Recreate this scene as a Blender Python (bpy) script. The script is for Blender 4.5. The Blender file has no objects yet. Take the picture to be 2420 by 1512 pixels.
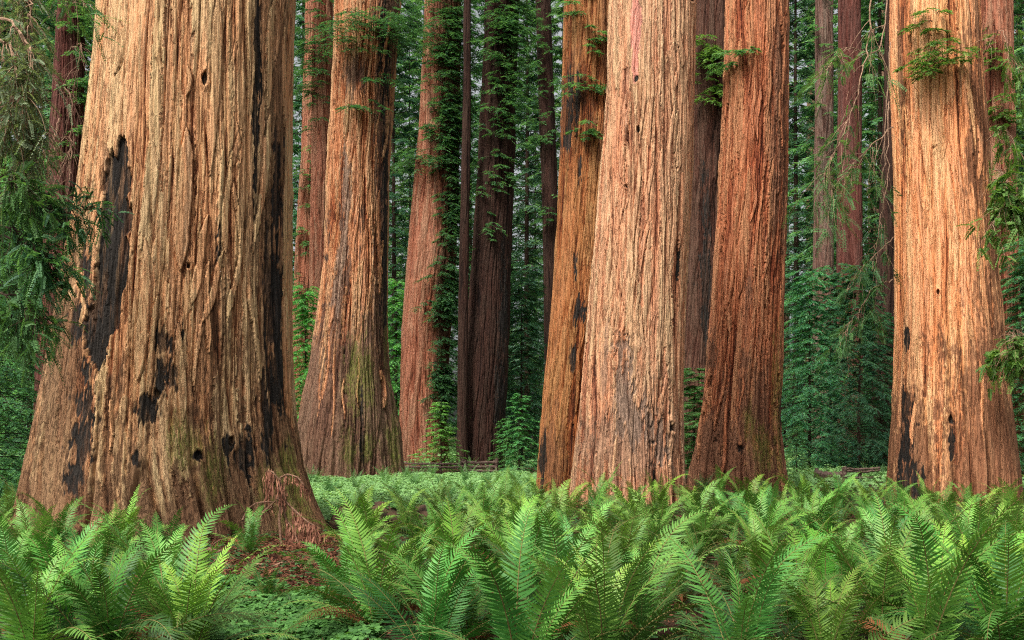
import bpy, math, random
import numpy as np
from mathutils import Vector

random.seed(7)
C = bpy.context.scene
COL = C.collection
PI = math.pi

# ------------------------------------------------------------------ survey of the photograph -> metres
F, HZ, CX, EYE = 2594.0, 1030.0, 1209.5, 1.7      # focal length, horizon row, centre column, eye height


def at(px, py, d):
    return np.array([(px - CX) * d / F, d, EYE + (HZ - py) * d / F])


def gx(px, d):
    return (px - CX) * d / F


# ------------------------------------------------------------------ helpers
def tag(o, label=None, cat=None, group=None, kind=None):
    if label: o['label'] = label
    if cat: o['category'] = cat
    if group: o['group'] = group
    if kind: o['kind'] = kind
    return o


def empty(name, loc, label=None, cat=None, group=None):
    o = bpy.data.objects.new(name, None)
    o.empty_display_size = 0.2
    o.location = loc
    COL.objects.link(o)
    return tag(o, label, cat, group)


def mesh_np(name, verts, faces, mat, smooth=False, attrs=None):
    """verts (N,3); faces: (M,4) or (M,3) array, or a list of such arrays"""
    if not isinstance(faces, list): faces = [faces]
    faces = [np.asarray(f, np.int32) for f in faces if len(f)]
    verts = np.asarray(verts, np.float32)
    me = bpy.data.meshes.new(name)
    me.vertices.add(len(verts))
    me.vertices.foreach_set('co', verts.ravel())
    idx = np.concatenate([f.ravel() for f in faces])
    tot = np.concatenate([np.full(len(f), f.shape[1], np.int32) for f in faces])
    start = np.concatenate([[0], np.cumsum(tot)[:-1]]).astype(np.int32)
    me.loops.add(len(idx))
    me.loops.foreach_set('vertex_index', idx)
    me.polygons.add(len(tot))
    me.polygons.foreach_set('loop_start', start)
    me.update(calc_edges=True)
    for k, a in (attrs or {}).items():
        a = np.asarray(a, np.float32)
        if a.ndim == 1:
            at_ = me.attributes.new(k, 'FLOAT', 'POINT'); at_.data.foreach_set('value', a)
        else:
            at_ = me.attributes.new(k, 'FLOAT_COLOR', 'POINT'); at_.data.foreach_set('color', a.ravel())
    if smooth: me.shade_smooth()
    else: me.shade_flat()
    if mat: me.materials.append(mat)
    return me


def obj(name, me, parent=None, loc=(0, 0, 0)):
    o = bpy.data.objects.new(name, me)
    COL.objects.link(o)
    o.location = loc
    if parent is not None: o.parent = parent
    return o


class MB:
    """collects tubes, boxes and leaves into one mesh"""
    def __init__(self):
        self.v, self.q, self.t, self.n = [], [], [], 0
        self.tint = []

    def add(self, v, q=None, t=None, tint=0.5):
        v = np.asarray(v, float)
        self.v.append(v)
        if q is not None and len(q): self.q.append(np.asarray(q) + self.n)
        if t is not None and len(t): self.t.append(np.asarray(t) + self.n)
        self.tint.append(np.full(len(v), tint) if np.isscalar(tint) else np.asarray(tint))
        self.n += len(v)

    def tube(self, pts, rad, sides=5, tint=0.5, cap=True):
        pts = np.asarray(pts, float); n = len(pts)
        rad = np.broadcast_to(rad, (n,))
        tg = np.gradient(pts, axis=0); tg /= np.linalg.norm(tg, axis=1)[:, None] + 1e-9
        ref = np.array([0.31, 0.17, 0.93]) if abs(tg[0, 2]) < 0.8 else np.array([0.93, 0.3, 0.1])
        a = np.cross(tg, ref); a /= np.linalg.norm(a, axis=1)[:, None] + 1e-9
        b = np.cross(tg, a)
        th = np.arange(sides) * 2 * PI / sides
        v = pts[:, None] + rad[:, None, None] * (np.cos(th)[None, :, None] * a[:, None] + np.sin(th)[None, :, None] * b[:, None])
        i = np.arange(n - 1)[:, None] * sides; j = np.arange(sides)[None]; j2 = (j + 1) % sides
        q = np.stack([i + j, i + j2, i + sides + j2, i + sides + j], -1).reshape(-1, 4)
        self.add(v.reshape(-1, 3), q, tint=tint)

    def leaves(self, P, D, N, L, W, tint=None, mid=0.45):
        P, D, N = (np.asarray(a, float) for a in (P, D, N))
        n = len(P)
        if n == 0: return
        D = D / (np.linalg.norm(D, axis=1)[:, None] + 1e-9)
        S = np.cross(D, N); S /= np.linalg.norm(S, axis=1)[:, None] + 1e-9
        L = np.broadcast_to(L, (n,))[:, None]; W = np.broadcast_to(W, (n,))[:, None]
        v = np.stack([P, P + D * L * mid + S * W * .5, P + D * L, P + D * L * mid - S * W * .5], 1)
        q = np.arange(4 * n).reshape(-1, 4)
        t = np.full(n, .5) if tint is None else np.broadcast_to(tint, (n,))
        self.add(v.reshape(-1, 3), q, tint=np.repeat(t, 4))

    def mesh(self, name, mat, smooth=False):
        fs = []
        if self.q: fs.append(np.concatenate(self.q))
        if self.t: fs.append(np.concatenate(self.t))
        return mesh_np(name, np.concatenate(self.v), fs, mat, smooth, {'tint': np.concatenate(self.tint)})


# ------------------------------------------------------------------ noise
def pn(x, y, per, seed):
    """gradient noise, periodic in x"""
    rng = np.random.RandomState(seed)
    y = y - y.min() + 1
    ny = int(y.max()) + 3
    ang = rng.rand(per, ny) * 2 * PI
    gxx, gyy = np.cos(ang), np.sin(ang)
    xi = np.floor(x).astype(int); yi = np.floor(y).astype(int)
    fx, fy = x - xi, y - yi
    x0, x1 = xi % per, (xi + 1) % per
    u = fx * fx * fx * (fx * (fx * 6 - 15) + 10); v = fy * fy * fy * (fy * (fy * 6 - 15) + 10)
    a = gxx[x0, yi] * fx + gyy[x0, yi] * fy
    b = gxx[x1, yi] * (fx - 1) + gyy[x1, yi] * fy
    c = gxx[x0, yi + 1] * fx + gyy[x0, yi + 1] * (fy - 1)
    d = gxx[x1, yi + 1] * (fx - 1) + gyy[x1, yi + 1] * (fy - 1)
    return ((a + (b - a) * u) + ((c + (d - c) * u) - (a + (b - a) * u)) * v) * 1.5


def vor(x, y, per, seed):
    rng = np.random.RandomState(seed)
    y = y - y.min() + 1
    ny = int(y.max()) + 4
    jx, jy, val = rng.rand(per, ny), rng.rand(per, ny), rng.rand(per, ny)
    xi = np.floor(x).astype(int); yi = np.floor(y).astype(int)
    f1 = np.full(x.shape, 9.); f2 = np.full(x.shape, 9.); vv = np.zeros(x.shape)
    for dx in (-1, 0, 1):
        for dy in (-1, 0, 1):
            a, b = (xi + dx) % per, yi + dy
            dd = (xi + dx + jx[a, b] - x) ** 2 + (yi + dy + jy[a, b] - y) ** 2
            m = dd < f1
            f2 = np.where(m, f1, np.minimum(f2, dd)); vv = np.where(m, val[a, b], vv); f1 = np.where(m, dd, f1)
    return vv, np.sqrt(f2) - np.sqrt(f1)


def ss(a, b, x):
    t = np.clip((x - a) / (b - a), 0, 1)
    return t * t * (3 - 2 * t)


# ------------------------------------------------------------------ materials
class NT:
    def __init__(self, name):
        self.m = bpy.data.materials.new(name); self.m.use_nodes = True
        self.t = self.m.node_tree; self.t.nodes.clear()
        self.out = self.n('ShaderNodeOutputMaterial')

    def n(self, typ, **kw):
        nd = self.t.nodes.new(typ)
        for k, v in kw.items(): setattr(nd, k, v)
        return nd

    def l(self, a, b): self.t.links.new(a, b)

    def val(self, sock, v):
        if isinstance(v, (int, float)): sock.default_value = v
        elif isinstance(v, tuple): sock.default_value = (*v, 1) if len(v) == 3 and sock.type == 'RGBA' else v
        else: self.l(v, sock)

    def mix(self, f, a, b, mode='MIX'):
        nd = self.n('ShaderNodeMix', data_type='RGBA', blend_type=mode)
        self.val(nd.inputs[0], f); self.val(nd.inputs[6], a); self.val(nd.inputs[7], b)
        return nd.outputs[2]

    def math(self, op, a, b=0.0, c=0.0, clamp=False):
        nd = self.n('ShaderNodeMath', operation=op, use_clamp=clamp)
        for i, v in enumerate((a, b, c)): self.val(nd.inputs[i], v)
        return nd.outputs[0]

    def ramp(self, f, stops):
        nd = self.n('ShaderNodeValToRGB')
        cr = nd.color_ramp
        while len(cr.elements) < len(stops): cr.elements.new(0.5)
        for e, (p, c) in zip(cr.elements, stops): e.position = p; e.color = (*c, 1)
        self.l(f, nd.inputs[0])
        return nd.outputs[0]

    def noise(self, vec, scale, detail=4, rough=.55):
        nd = self.n('ShaderNodeTexNoise')
        nd.inputs['Scale'].default_value = scale; nd.inputs['Detail'].default_value = detail
        nd.inputs['Roughness'].default_value = rough
        if vec is not None: self.l(vec, nd.inputs['Vector'])
        return nd.outputs['Fac']

    def coords(self, scale):
        tc = self.n('ShaderNodeTexCoord'); mp = self.n('ShaderNodeMapping')
        mp.inputs['Scale'].default_value = scale
        self.l(tc.outputs['Object'], mp.inputs[0])
        return mp.outputs[0]

    def attr(self, name):
        return self.n('ShaderNodeAttribute', attribute_name=name)

    def surf(self, col, rough=.9, spec=.2, normal=None):
        p = self.n('ShaderNodeBsdfPrincipled')
        self.val(p.inputs['Base Color'], col); self.val(p.inputs['Roughness'], rough)
        self.val(p.inputs['Specular IOR Level'], spec)
        if normal is not None: self.l(normal, p.inputs['Normal'])
        return p.outputs[0]

    def done(self, sh):
        self.l(sh, self.out.inputs[0]); return self.m


def bark_mat(name, deep, mid, outer, pale, stain=(.10, .055, .034), fibre=1.0, grey=.35):  # stain: tone for real stains and for painted shade
    t = NT(name)
    a = t.attr('bark'); sp = t.n('ShaderNodeSeparateColor'); t.l(a.outputs['Color'], sp.inputs[0])
    k = t.attr('mark'); sk = t.n('ShaderNodeSeparateColor'); t.l(k.outputs['Color'], sk.inputs[0])
    ridge, plate, char, stain_shade_fac = sp.outputs[0], sp.outputs[1], sp.outputs[2], a.outputs['Alpha']
    v1 = t.coords((38, 38, 2.2)); v2 = t.coords((9, 9, .55)); v3 = t.coords((.9, .9, .28)); v4 = t.coords((120, 120, 11))
    f1 = t.noise(v1, 1, 5, .65); f2 = t.noise(v2, 1, 4, .6); f3 = t.noise(v3, 1, 3); f4 = t.noise(v4, 1, 3, .6)
    f5 = t.noise(t.coords((13, 13, .62)), 1, 7, .62)
    ck = t.ramp(t.math('ABSOLUTE', t.math('SUBTRACT', f5, .5)), [(.0, (1, 1, 1)), (.035, (0, 0, 0))])
    r = t.math('ADD', ridge, t.math('MULTIPLY', t.math('SUBTRACT', f1, .5), .66 * fibre))
    r = t.math('ADD', r, t.math('MULTIPLY', t.math('SUBTRACT', f2, .5), .42))
    r = t.math('ADD', r, t.math('MULTIPLY', t.math('SUBTRACT', f4, .5), .22 * fibre))
    r = t.math('SUBTRACT', r, t.math('MULTIPLY', ck, .30), clamp=True)
    col = t.ramp(r, [(.0, deep), (.27, mid), (.56, outer), (.92, pale)])
    hv = t.ramp(plate, [(0, (.84, .78, .80)), (.3, (1.14, .84, .70)), (.6, (1.08, 1.02, .92)), (1, (1.0, 1.10, .98))])
    col = t.mix(.8, col, hv, 'MULTIPLY')
    g = t.math('MULTIPLY', t.ramp(f3, [(.48, (0, 0, 0)), (.66, (1, 1, 1))]), grey)
    col = t.mix(g, col, t.mix(1, col, (.86, .95, 1.05), 'MULTIPLY'))
    col = t.mix(t.math('MULTIPLY', stain_shade_fac, .85), col, t.mix(r, tuple(c * .45 for c in stain), tuple(c * 1.6 for c in stain)))  # tone used for real stains and for shade painted on trunk sides
    col = t.mix(t.math('MULTIPLY', sk.outputs[1], .8), col, t.mix(r, (.075, .045, .034), (.24, .165, .125)))
    col = t.mix(sk.outputs[2], col, (.62, .27, .2))
    moss = t.math('MULTIPLY', sk.outputs[0], t.ramp(f1, [(.35, (0, 0, 0)), (.6, (1, 1, 1))]))
    col = t.mix(moss, col, (.115, .14, .022))
    cf = t.math('MULTIPLY', t.math('SUBTRACT', t.math('ADD', char, t.math('MULTIPLY', t.math('SUBTRACT', f1, .5), .9)), .28), 2.2, clamp=True)
    cf = t.math('MULTIPLY', cf, t.math('MULTIPLY', char, 4., clamp=True))
    cf = t.math('MULTIPLY', cf, t.ramp(f2, [(.36, (.25, .25, .25)), (.5, (1, 1, 1))]))
    col = t.mix(t.math('MULTIPLY', char, .7), col, t.mix(f2, (.03, .014, .008), (.10, .05, .03)))
    chc = t.mix(f1, (.006, .005, .004), (.036, .029, .024))
    col = t.mix(cf, col, chc)
    b = t.n('ShaderNodeBump'); b.inputs['Strength'].default_value = 1; b.inputs['Distance'].default_value = .045
    hgt = t.math('ADD', t.math('MULTIPLY', t.math('SUBTRACT', f1, t.math('MULTIPLY', ck, .5)), .7), t.math('ADD', t.math('MULTIPLY', f4, .12), t.math('MULTIPLY', f2, .5)))
    t.l(hgt, b.inputs['Height'])
    return t.done(t.surf(col, t.math('SUBTRACT', .92, t.math('MULTIPLY', char, .2)), .18, b.outputs[0]))


def leaf_mat(name, c0, c1, trans=.35, rough=.5, spec=.3, tr_col=None, use_obj=False):
    t = NT(name)
    a = t.attr('tint')
    col = t.mix(a.outputs['Fac'], c0, c1)
    if use_obj:
        oi = t.n('ShaderNodeObjectInfo')
        col = t.mix(1, col, oi.outputs['Color'], 'MULTIPLY')
        hs = t.n('ShaderNodeHueSaturation')
        t.l(col, hs.inputs['Color'])
        t.l(t.math('MULTIPLY_ADD', oi.outputs['Random'], .5, .75), hs.inputs['Value'])
        t.l(t.math('MULTIPLY_ADD', oi.outputs['Random'], -.035, .515), hs.inputs['Hue'])
        col = hs.outputs[0]
    s = t.surf(col, rough, spec)
    tr = t.n('ShaderNodeBsdfTranslucent')
    t.l(t.mix(1, col, tr_col or (1.5, 1.5, .7), 'MULTIPLY'), tr.inputs['Color'])
    m = t.n('ShaderNodeMixShader'); m.inputs[0].default_value = trans
    t.l(s, m.inputs[1]); t.l(tr.outputs[0], m.inputs[2])
    return t.done(m.outputs[0])


def wood_mat(name, c0, c1, sc=(30, 30, 30)):
    t = NT(name)
    f = t.noise(t.coords(sc), 1, 4)
    b = t.n('ShaderNodeBump'); b.inputs['Strength'].default_value = .6; b.inputs['Distance'].default_value = .01
    t.l(f, b.inputs['Height'])
    return t.done(t.surf(t.mix(t.ramp(f, [(.35, (0, 0, 0)), (.65, (1, 1, 1))]), c0, c1), .85, .2, b.outputs[0]))


M = {}
M['bark_tan'] = bark_mat('bark_tan', (.040, .014, .008), (.23, .092, .042), (.46, .262, .132), (.55, .36, .20), (.105, .054, .028))
M['bark_orange'] = bark_mat('bark_orange', (.04, .014, .008), (.20, .062, .026), (.37, .165, .075), (.48, .27, .15), (.072, .043, .031))
M['bark_pink'] = bark_mat('bark_pink', (.05, .02, .012), (.20, .08, .045), (.43, .218, .124), (.55, .33, .20), (.24, .135, .085), 1.1)
M['bark_amber'] = bark_mat('bark_amber', (.035, .011, .005), (.15, .046, .016), (.26, .105, .036), (.34, .165, .07), (.13, .055, .025))
M['bark_red'] = bark_mat('bark_red', (.04, .013, .008), (.19, .055, .026), (.34, .13, .062), (.45, .205, .108), (.13, .06, .034), .75)
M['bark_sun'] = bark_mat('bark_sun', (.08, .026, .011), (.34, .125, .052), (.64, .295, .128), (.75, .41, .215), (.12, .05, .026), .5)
M['bark_far_red'] = bark_mat('bark_far_red', (.035, .012, .008), (.15, .05, .028), (.26, .105, .062), (.35, .17, .11), grey=.2)
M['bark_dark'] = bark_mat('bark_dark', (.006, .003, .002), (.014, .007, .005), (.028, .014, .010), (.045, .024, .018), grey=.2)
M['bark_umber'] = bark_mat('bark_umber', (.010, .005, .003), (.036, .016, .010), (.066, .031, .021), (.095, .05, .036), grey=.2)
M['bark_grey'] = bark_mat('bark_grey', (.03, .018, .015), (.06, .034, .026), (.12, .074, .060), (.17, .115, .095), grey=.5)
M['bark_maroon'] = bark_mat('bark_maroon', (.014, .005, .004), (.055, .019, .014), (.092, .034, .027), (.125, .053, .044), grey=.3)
M['fern'] = leaf_mat('fern_leaf', (.034, .132, .018), (.135, .30, .036), .13, .5, .28, use_obj=True)
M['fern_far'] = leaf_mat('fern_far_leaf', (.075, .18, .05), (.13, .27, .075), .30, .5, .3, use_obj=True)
M['stalk'] = wood_mat('fern_stalk', (.10, .06, .02), (.17, .15, .05))
M['fern_dead'] = leaf_mat('dead_fern_leaf', (.12, .035, .015), (.26, .10, .04), .2, .8, .1, (1.2, .8, .5))
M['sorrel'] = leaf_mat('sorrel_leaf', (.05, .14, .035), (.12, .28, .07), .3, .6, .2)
M['undergrowth'] = leaf_mat('undergrowth_leaf', (.02, .06, .018), (.05, .125, .035), .2, .6, .2)  # leaf colour darkened to put shade into the gaps between ferns
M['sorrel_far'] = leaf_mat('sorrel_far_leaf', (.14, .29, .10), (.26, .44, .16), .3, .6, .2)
M['conifer'] = leaf_mat('conifer_leaf', (.045, .135, .066), (.14, .29, .12), .42, .55, .25, use_obj=True)
M['conifer_light'] = leaf_mat('conifer_light_leaf', (.05, .13, .05), (.11, .24, .075), .35, .55, .25, use_obj=True)
M['conifer_pale'] = leaf_mat('conifer_pale_leaf', (.12, .17, .09), (.26, .32, .19), .3, .6, .2)
M['sprout'] = leaf_mat('sprout_leaf', (.065, .15, .034), (.165, .30, .07), .35, .5, .3)
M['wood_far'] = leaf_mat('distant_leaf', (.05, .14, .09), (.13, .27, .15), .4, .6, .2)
M['needles_dead'] = leaf_mat('dead_needles', (.10, .036, .022), (.38, .18, .115), .15, .8, .1, (1.1, .8, .6))
M['litter'] = leaf_mat('litter_flake', (.035, .013, .008), (.21, .085, .048), .1, .85, .1, (1, .8, .6))
M['twig'] = wood_mat('twig_bark', (.09, .045, .028), (.24, .14, .09))
M['twig_pale'] = wood_mat('twig_pale_bark', (.16, .09, .055), (.36, .23, .15))
M['twig_dark'] = wood_mat('twig_dark_bark', (.02, .012, .008), (.06, .035, .022))
M['rail'] = wood_mat('weathered_rail', (.045, .026, .020), (.17, .115, .09), (6, 40, 40))
M['log'] = wood_mat('rotten_log', (.02, .012, .008), (.09, .05, .03), (4, 14, 14))

# ------------------------------------------------------------------ redwood trunks
def trunk_mesh(name, s, mat):
    """s: d, pts (row, left, right) read off the picture, converted to real radii at the tree's own distance"""
    rng = np.random.RandomState(s['seed'])
    d = s['d']; nth, nz = s['n']
    pts = np.array(s['pts'], float)
    ctr = (pts[:, 1] + pts[:, 2]) / 2
    al = math.atan2(ctr.mean() - CX, F)
    Z = EYE + (HZ - pts[:, 0]) * d / F
    Xc = (ctr - CX) * d / F
    Rr = (pts[:, 2] - pts[:, 1]) / 2 * d / F * math.cos(al)
    o = np.argsort(Z); Z, Xc, Rr = Z[o], Xc[o], Rr[o]
    zt = Z[-1] + s.get('over', 3.0)
    zz = np.concatenate([np.linspace(-.5, Z[-1] + .25, nz), np.linspace(Z[-1] + .3, zt, 30)])
    # front of the trunk gets most of the vertices
    nf = int(nth * .8)
    th = np.concatenate([np.linspace(-1.95, 1.95, nf, endpoint=False), np.linspace(1.95, 2 * PI - 1.95, nth - nf, endpoint=False)])
    sl = (Rr[-1] - Rr[-2]) / (Z[-1] - Z[-2]); sx = (Xc[-1] - Xc[-2]) / (Z[-1] - Z[-2])

    def ext(zq, A, slope):
        return np.where(zq > Z[-1], A[-1] + slope * (zq - Z[-1]), np.interp(zq, Z, A))
    k = np.array([.25, .5, .25])
    r0 = ext(zz, Rr, min(sl, 0) * .6); xc = ext(zz, Xc, sx * .6)
    for _ in range(12):
        r0[1:-1] = np.convolve(r0, k, 'valid'); xc[1:-1] = np.convolve(xc, k, 'valid')
    TH, ZZ = np.meshgrid(th, zz)
    Rm = float(np.interp(4.0, zz, r0))
    S = ((TH + PI) / (2 * PI)) % 1.0
    cir = 2 * PI * Rm
    sc = s.get('scale', 1.0)
    N = lambda w: max(5, int(round(cir / (w * sc))))
    wv = pn(S * N(1.1), ZZ / 2.6, N(1.1), s['seed'] + 1) * .022 + pn(S * N(.4), ZZ / 1.6, N(.4), s['seed'] + 2) * .008
    wv = wv * s.get('warp', .7)
    U = S + wv * sc / max(1., cir / 4)
    tw = s.get('twist', 0.) * ZZ / cir
    U = U + tw
    n1, n2, n3 = N(.34), N(.14), N(.055)
    L = s.get('len', 1.0)
    r1 = np.abs(pn(U * n1, ZZ / (5.5 * L), n1, s['seed'] + 3))
    r2 = np.abs(pn(U * n2, ZZ / (2.4 * L), n2, s['seed'] + 4))
    r3 = np.abs(pn(U * n3, ZZ / (1.1 * L), n3, s['seed'] + 5))
    jag = pn(S * N(.06), ZZ / .22, N(.06), s['seed'] + 13) + .6 * pn(S * N(.03), ZZ / .09, N(.03), s['seed'] + 14)
    plate, edge = vor(U * N(.17) + jag * .25, ZZ / (2.2 * L) + jag * .12, N(.17), s['seed'] + 6)
    pl2, ed2 = vor(U * N(.055) + 3, ZZ / (.7 * L) + jag * .2, N(.055), s['seed'] + 7)
    band = ss(-.35, .35, pn(U * N(.75), ZZ / 7, N(.75), s['seed'] + 16))      # broad smooth plates beside deeply split strips
    g1 = s.get('gap', .22) * (.45 + 1.1 * (1 - band)); g2 = .12 + .28 * (1 - band)
    h = .55 * np.clip(r1 / g1, 0, 1) ** .7 + .27 * np.clip(r2 / g2, 0, 1) ** .7 + .18 * np.clip(r3 / .3, 0, 1) * (1 - .5 * band) + .09 * band
    ridge = np.clip(h * .92 + (plate - .5) * (.34 - .2 * band) + (pl2 - .5) * .14 + .10 * band, 0, 1)
    A = s.get('A', .07)
    fib = pn(U * N(.035), ZZ / (1.6 * L), N(.035), s['seed'] + 17)
    ridge = np.clip(ridge + fib * .22, 0, 1)
    disp = A * 1.45 * (h - .85) + A * (.6 - .3 * band) * (plate - .5) + A * .30 * (pl2 - .5) * (1 - .5 * band) + A * .08 * jag + A * .22 * fib
    # buttress folds near the ground
    nb = s.get('lobes', 9)
    fl = pn(S * nb, ZZ / 7, nb, s['seed'] + 8)
    disp = disp + r0[:, None] * fl * (s.get('fl0', .05) + s.get('fl1', .22) * np.exp(-np.clip(ZZ, 0, 99) / s.get('flh', 1.6)))
    fold = np.abs(pn(S * nb * 2, ZZ / 5, nb * 2, s['seed'] + 9))
    disp = disp - r0[:, None] * .10 * (1 - ss(0, .16, fold)) * np.exp(-np.clip(ZZ, 0, 99) / s.get('flh', 1.6))

    def pos(R):
        a = TH + al
        return xc[:, None] + R * np.sin(a) * 1.0, d - R * np.cos(a), ZZ
    X, Y, _ = pos(r0[:, None] + disp)
    PX = CX + F * X / Y; PY = HZ - F * (ZZ - EYE) / Y
    front = np.cos(TH) > -.1
    wob = .9 * pn(S * N(.26), ZZ / 1.3, N(.26), s['seed'] + 10) + .9 * pn(S * N(.08), ZZ / .55, N(.08), s['seed'] + 11) + .8 * pn(S * N(.035), ZZ / .16, N(.035), s['seed'] + 15) + (plate - .5) * .9 + (pl2 - .5) * .5

    def blobs(lst, soft=.34, w=.7):
        m = np.full(X.shape, -9.)
        for bx, by, rx, ry in lst:
            m = np.maximum(m, 1 - np.sqrt(((PX - bx) / rx) ** 2 + ((PY - by) / ry) ** 2))
        return ss(-soft, soft, m + wob * w - .05) * front * (m > -3)
    char = blobs(s.get('char', [])); hole = blobs(s.get('hole', []), .07, .17); grey = blobs(s.get('grey', []), .2, .6)
    pink = blobs(s.get('pink', []), .08, .25); moss = blobs(s.get('moss', []), .5, .5) * .85
    stain = blobs(s.get('stain', []), .4, .6)  # patches of real stain, and shade painted along trunk edges
    hs = s.get('stain_shade_h', 0)
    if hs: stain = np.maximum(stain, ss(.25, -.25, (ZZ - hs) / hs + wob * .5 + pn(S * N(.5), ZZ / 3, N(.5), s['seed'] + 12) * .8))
    char = np.maximum(char, hole)
    sps = min(1.2, s.get('A', .07) / .08)
    spl = list(s.get('splints', []))
    pr = np.array(s['pts'], float)
    for _ in range(s.get('nspl', 0)):
        ya = rng.uniform(-20, 950); ln = rng.uniform(70, 260); q0 = rng.uniform(.06, .94)
        xa, xb = (np.interp(y_, pr[:, 0], pr[:, 1]) * (1 - q0) + np.interp(y_, pr[:, 0], pr[:, 2]) * q0 for y_ in (ya, ya + ln))
        wk = 20. / d
        spl.append((xa, ya, xb + rng.uniform(-10, 10) * wk, ya + ln, rng.uniform(3, 8) * wk, rng.uniform(2, 8) * wk))
    for x0, y0, x1, y1, w0, w1 in spl:      # long loose splints of bark
        tt = np.clip(((PX - x0) * (x1 - x0) + (PY - y0) * (y1 - y0)) / ((x1 - x0) ** 2 + (y1 - y0) ** 2), 0, 1)
        xm = x0 + (x1 - x0) * tt + 4 * np.sin(tt * 5 + x0)
        dist = np.abs(PX - xm) / ((w0 + (w1 - w0) * tt) * np.clip(np.minimum(tt, 1 - tt) * 5, .02, 1) ** .7 + .1) + np.where((PY < min(y0, y1)) | (PY > max(y0, y1)), 9, 0) + jag * .12
        mk = ss(1.1, .85, dist) * front
        disp = disp * (1 - .6 * mk) + mk * .03 * sps - ss(1.8, 1.1, dist) * (1 - mk) * front * .034 * sps
        ridge = ridge * (1 - mk) + mk * .84; char = char * (1 - mk); stain = stain * (1 - mk)
    disp = disp - hole * s.get('hole_depth', .16) - char * .02 - grey * .035 - pink * .02
    for kx, ky, kr in s.get('knots', []):      # small knot holes with a raised lip
        q = np.sqrt(((PX - kx) / kr) ** 2 + ((PY - ky) / (kr * 1.7)) ** 2) + wob * .45
        disp = disp + (ss(2.2, 1.1, q) * .022 - ss(1.15, .5, q) * .10) * front
        char = np.maximum(char, ss(1.05, .6, q) * front * .8)
    X, Y, _ = pos(r0[:, None] + disp)
    V = np.stack([X, Y, ZZ], -1).reshape(-1, 3)
    nr, nc = X.shape
    i = np.arange(nr - 1)[:, None] * nc; j = np.arange(nc)[None]; j2 = (j + 1) % nc
    q = np.stack([i + j, i + j2, i + nc + j2, i + nc + j], -1).reshape(-1, 4)
    base = np.array([float(np.interp(0, zz, xc)), d, 0.])
    bark = np.stack([ridge, plate * .6 + pl2 * .4, char, stain], -1).reshape(-1, 4)  # alpha holds real stain and painted shade together
    mark = np.stack([moss, grey, pink, np.ones_like(moss)], -1).reshape(-1, 4)
    return mesh_np(name, V - base, q, mat, True, {'bark': bark, 'mark': mark}), base


def redwood(label, s, mat, group=None):
    me, base = trunk_mesh('trunk', s, M[mat])
    root = empty('redwood_tree', base, label, 'tree', group)
    obj('trunk', me, root)
    return root, base


TREES = {}
TREES['broad'] = redwood('broad old redwood with a blackened burn scar, biggest trunk of all', dict(
    seed=11, d=20.0, n=(800, 940), A=.055, gap=.15, nspl=12, warp=.5, len=1.15, twist=.05, lobes=11, fl0=.045, fl1=.10, flh=1.3,
    pts=[(0, 234, 705), (150, 222, 700), (300, 206, 696), (450, 190, 694), (520, 180, 692), (650, 158, 690), (800, 135, 690), (900, 117, 692),
         (1000, 97, 698), (1100, 76, 714), (1180, 62, 742), (1250, 40, 775), (1310, 30, 790)],
    hole=[(288, 365, 16, 44), (272, 430, 38, 70), (272, 510, 42, 80), (266, 600, 42, 110), (248, 700, 40, 110), (226, 790, 32, 90)], hole_depth=.07,
    char=[(205, 880, 20, 50), (195, 960, 26, 50), (185, 1040, 24, 50), (170, 1130, 20, 40), (215, 740, 46, 90), (390, 810, 28, 36), (385, 880, 26, 50), (350, 960, 24, 34),
          (655, 480, 12, 170), (648, 700, 20, 160), (655, 880, 26, 130), (640, 1010, 16, 60), (575, 1080, 22, 46), (540, 1050, 10, 16), (612, 130, 8, 190), (690, 250, 9, 200),
          (605, 330, 7, 130), (515, 620, 8, 70), (320, 1085, 9, 20), (466, 1078, 12, 10), (205, 640, 20, 60)],
    knots=[(483, 185, 9), (372, 930, 9), (470, 1075, 10), (445, 628, 6), (545, 1045, 9)],
    moss=[(500, 1120, 26, 70), (690, 1170, 50, 120), (440, 1050, 40, 60), (620, 1150, 14, 50)], stain_shade_h=1.9,  # foot darkened for mossy stain and painted-in shade
    splints=[(360, -20, 384, 195, 10, 3), (566, 300, 550, 400, 5, 8), (640, 270, 598, 600, 9, 4), (545, 390, 568, 585, 5, 4), (494, 505, 450, 720, 6, 11), (532, 590, 478, 760, 5, 9),
             (566, 585, 540, 760, 4, 7), (650, -20, 628, 260, 6, 9), (588, 640, 612, 900, 5, 4), (440, 300, 430, 640, 14, 18), (515, -20, 500, 420, 12, 9), (345, 560, 330, 900, 12, 16), (425, 760, 430, 1000, 8, 10), (676, 60, 668, 300, 4, 4)],
    stain=[(150, 840, 75, 330), (672, 300, 40, 420), (500, 760, 30, 160), (650, 620, 50, 400), (670, 1000, 50, 200), (690, 1180, 70, 140)]), 'bark_tan')

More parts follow.
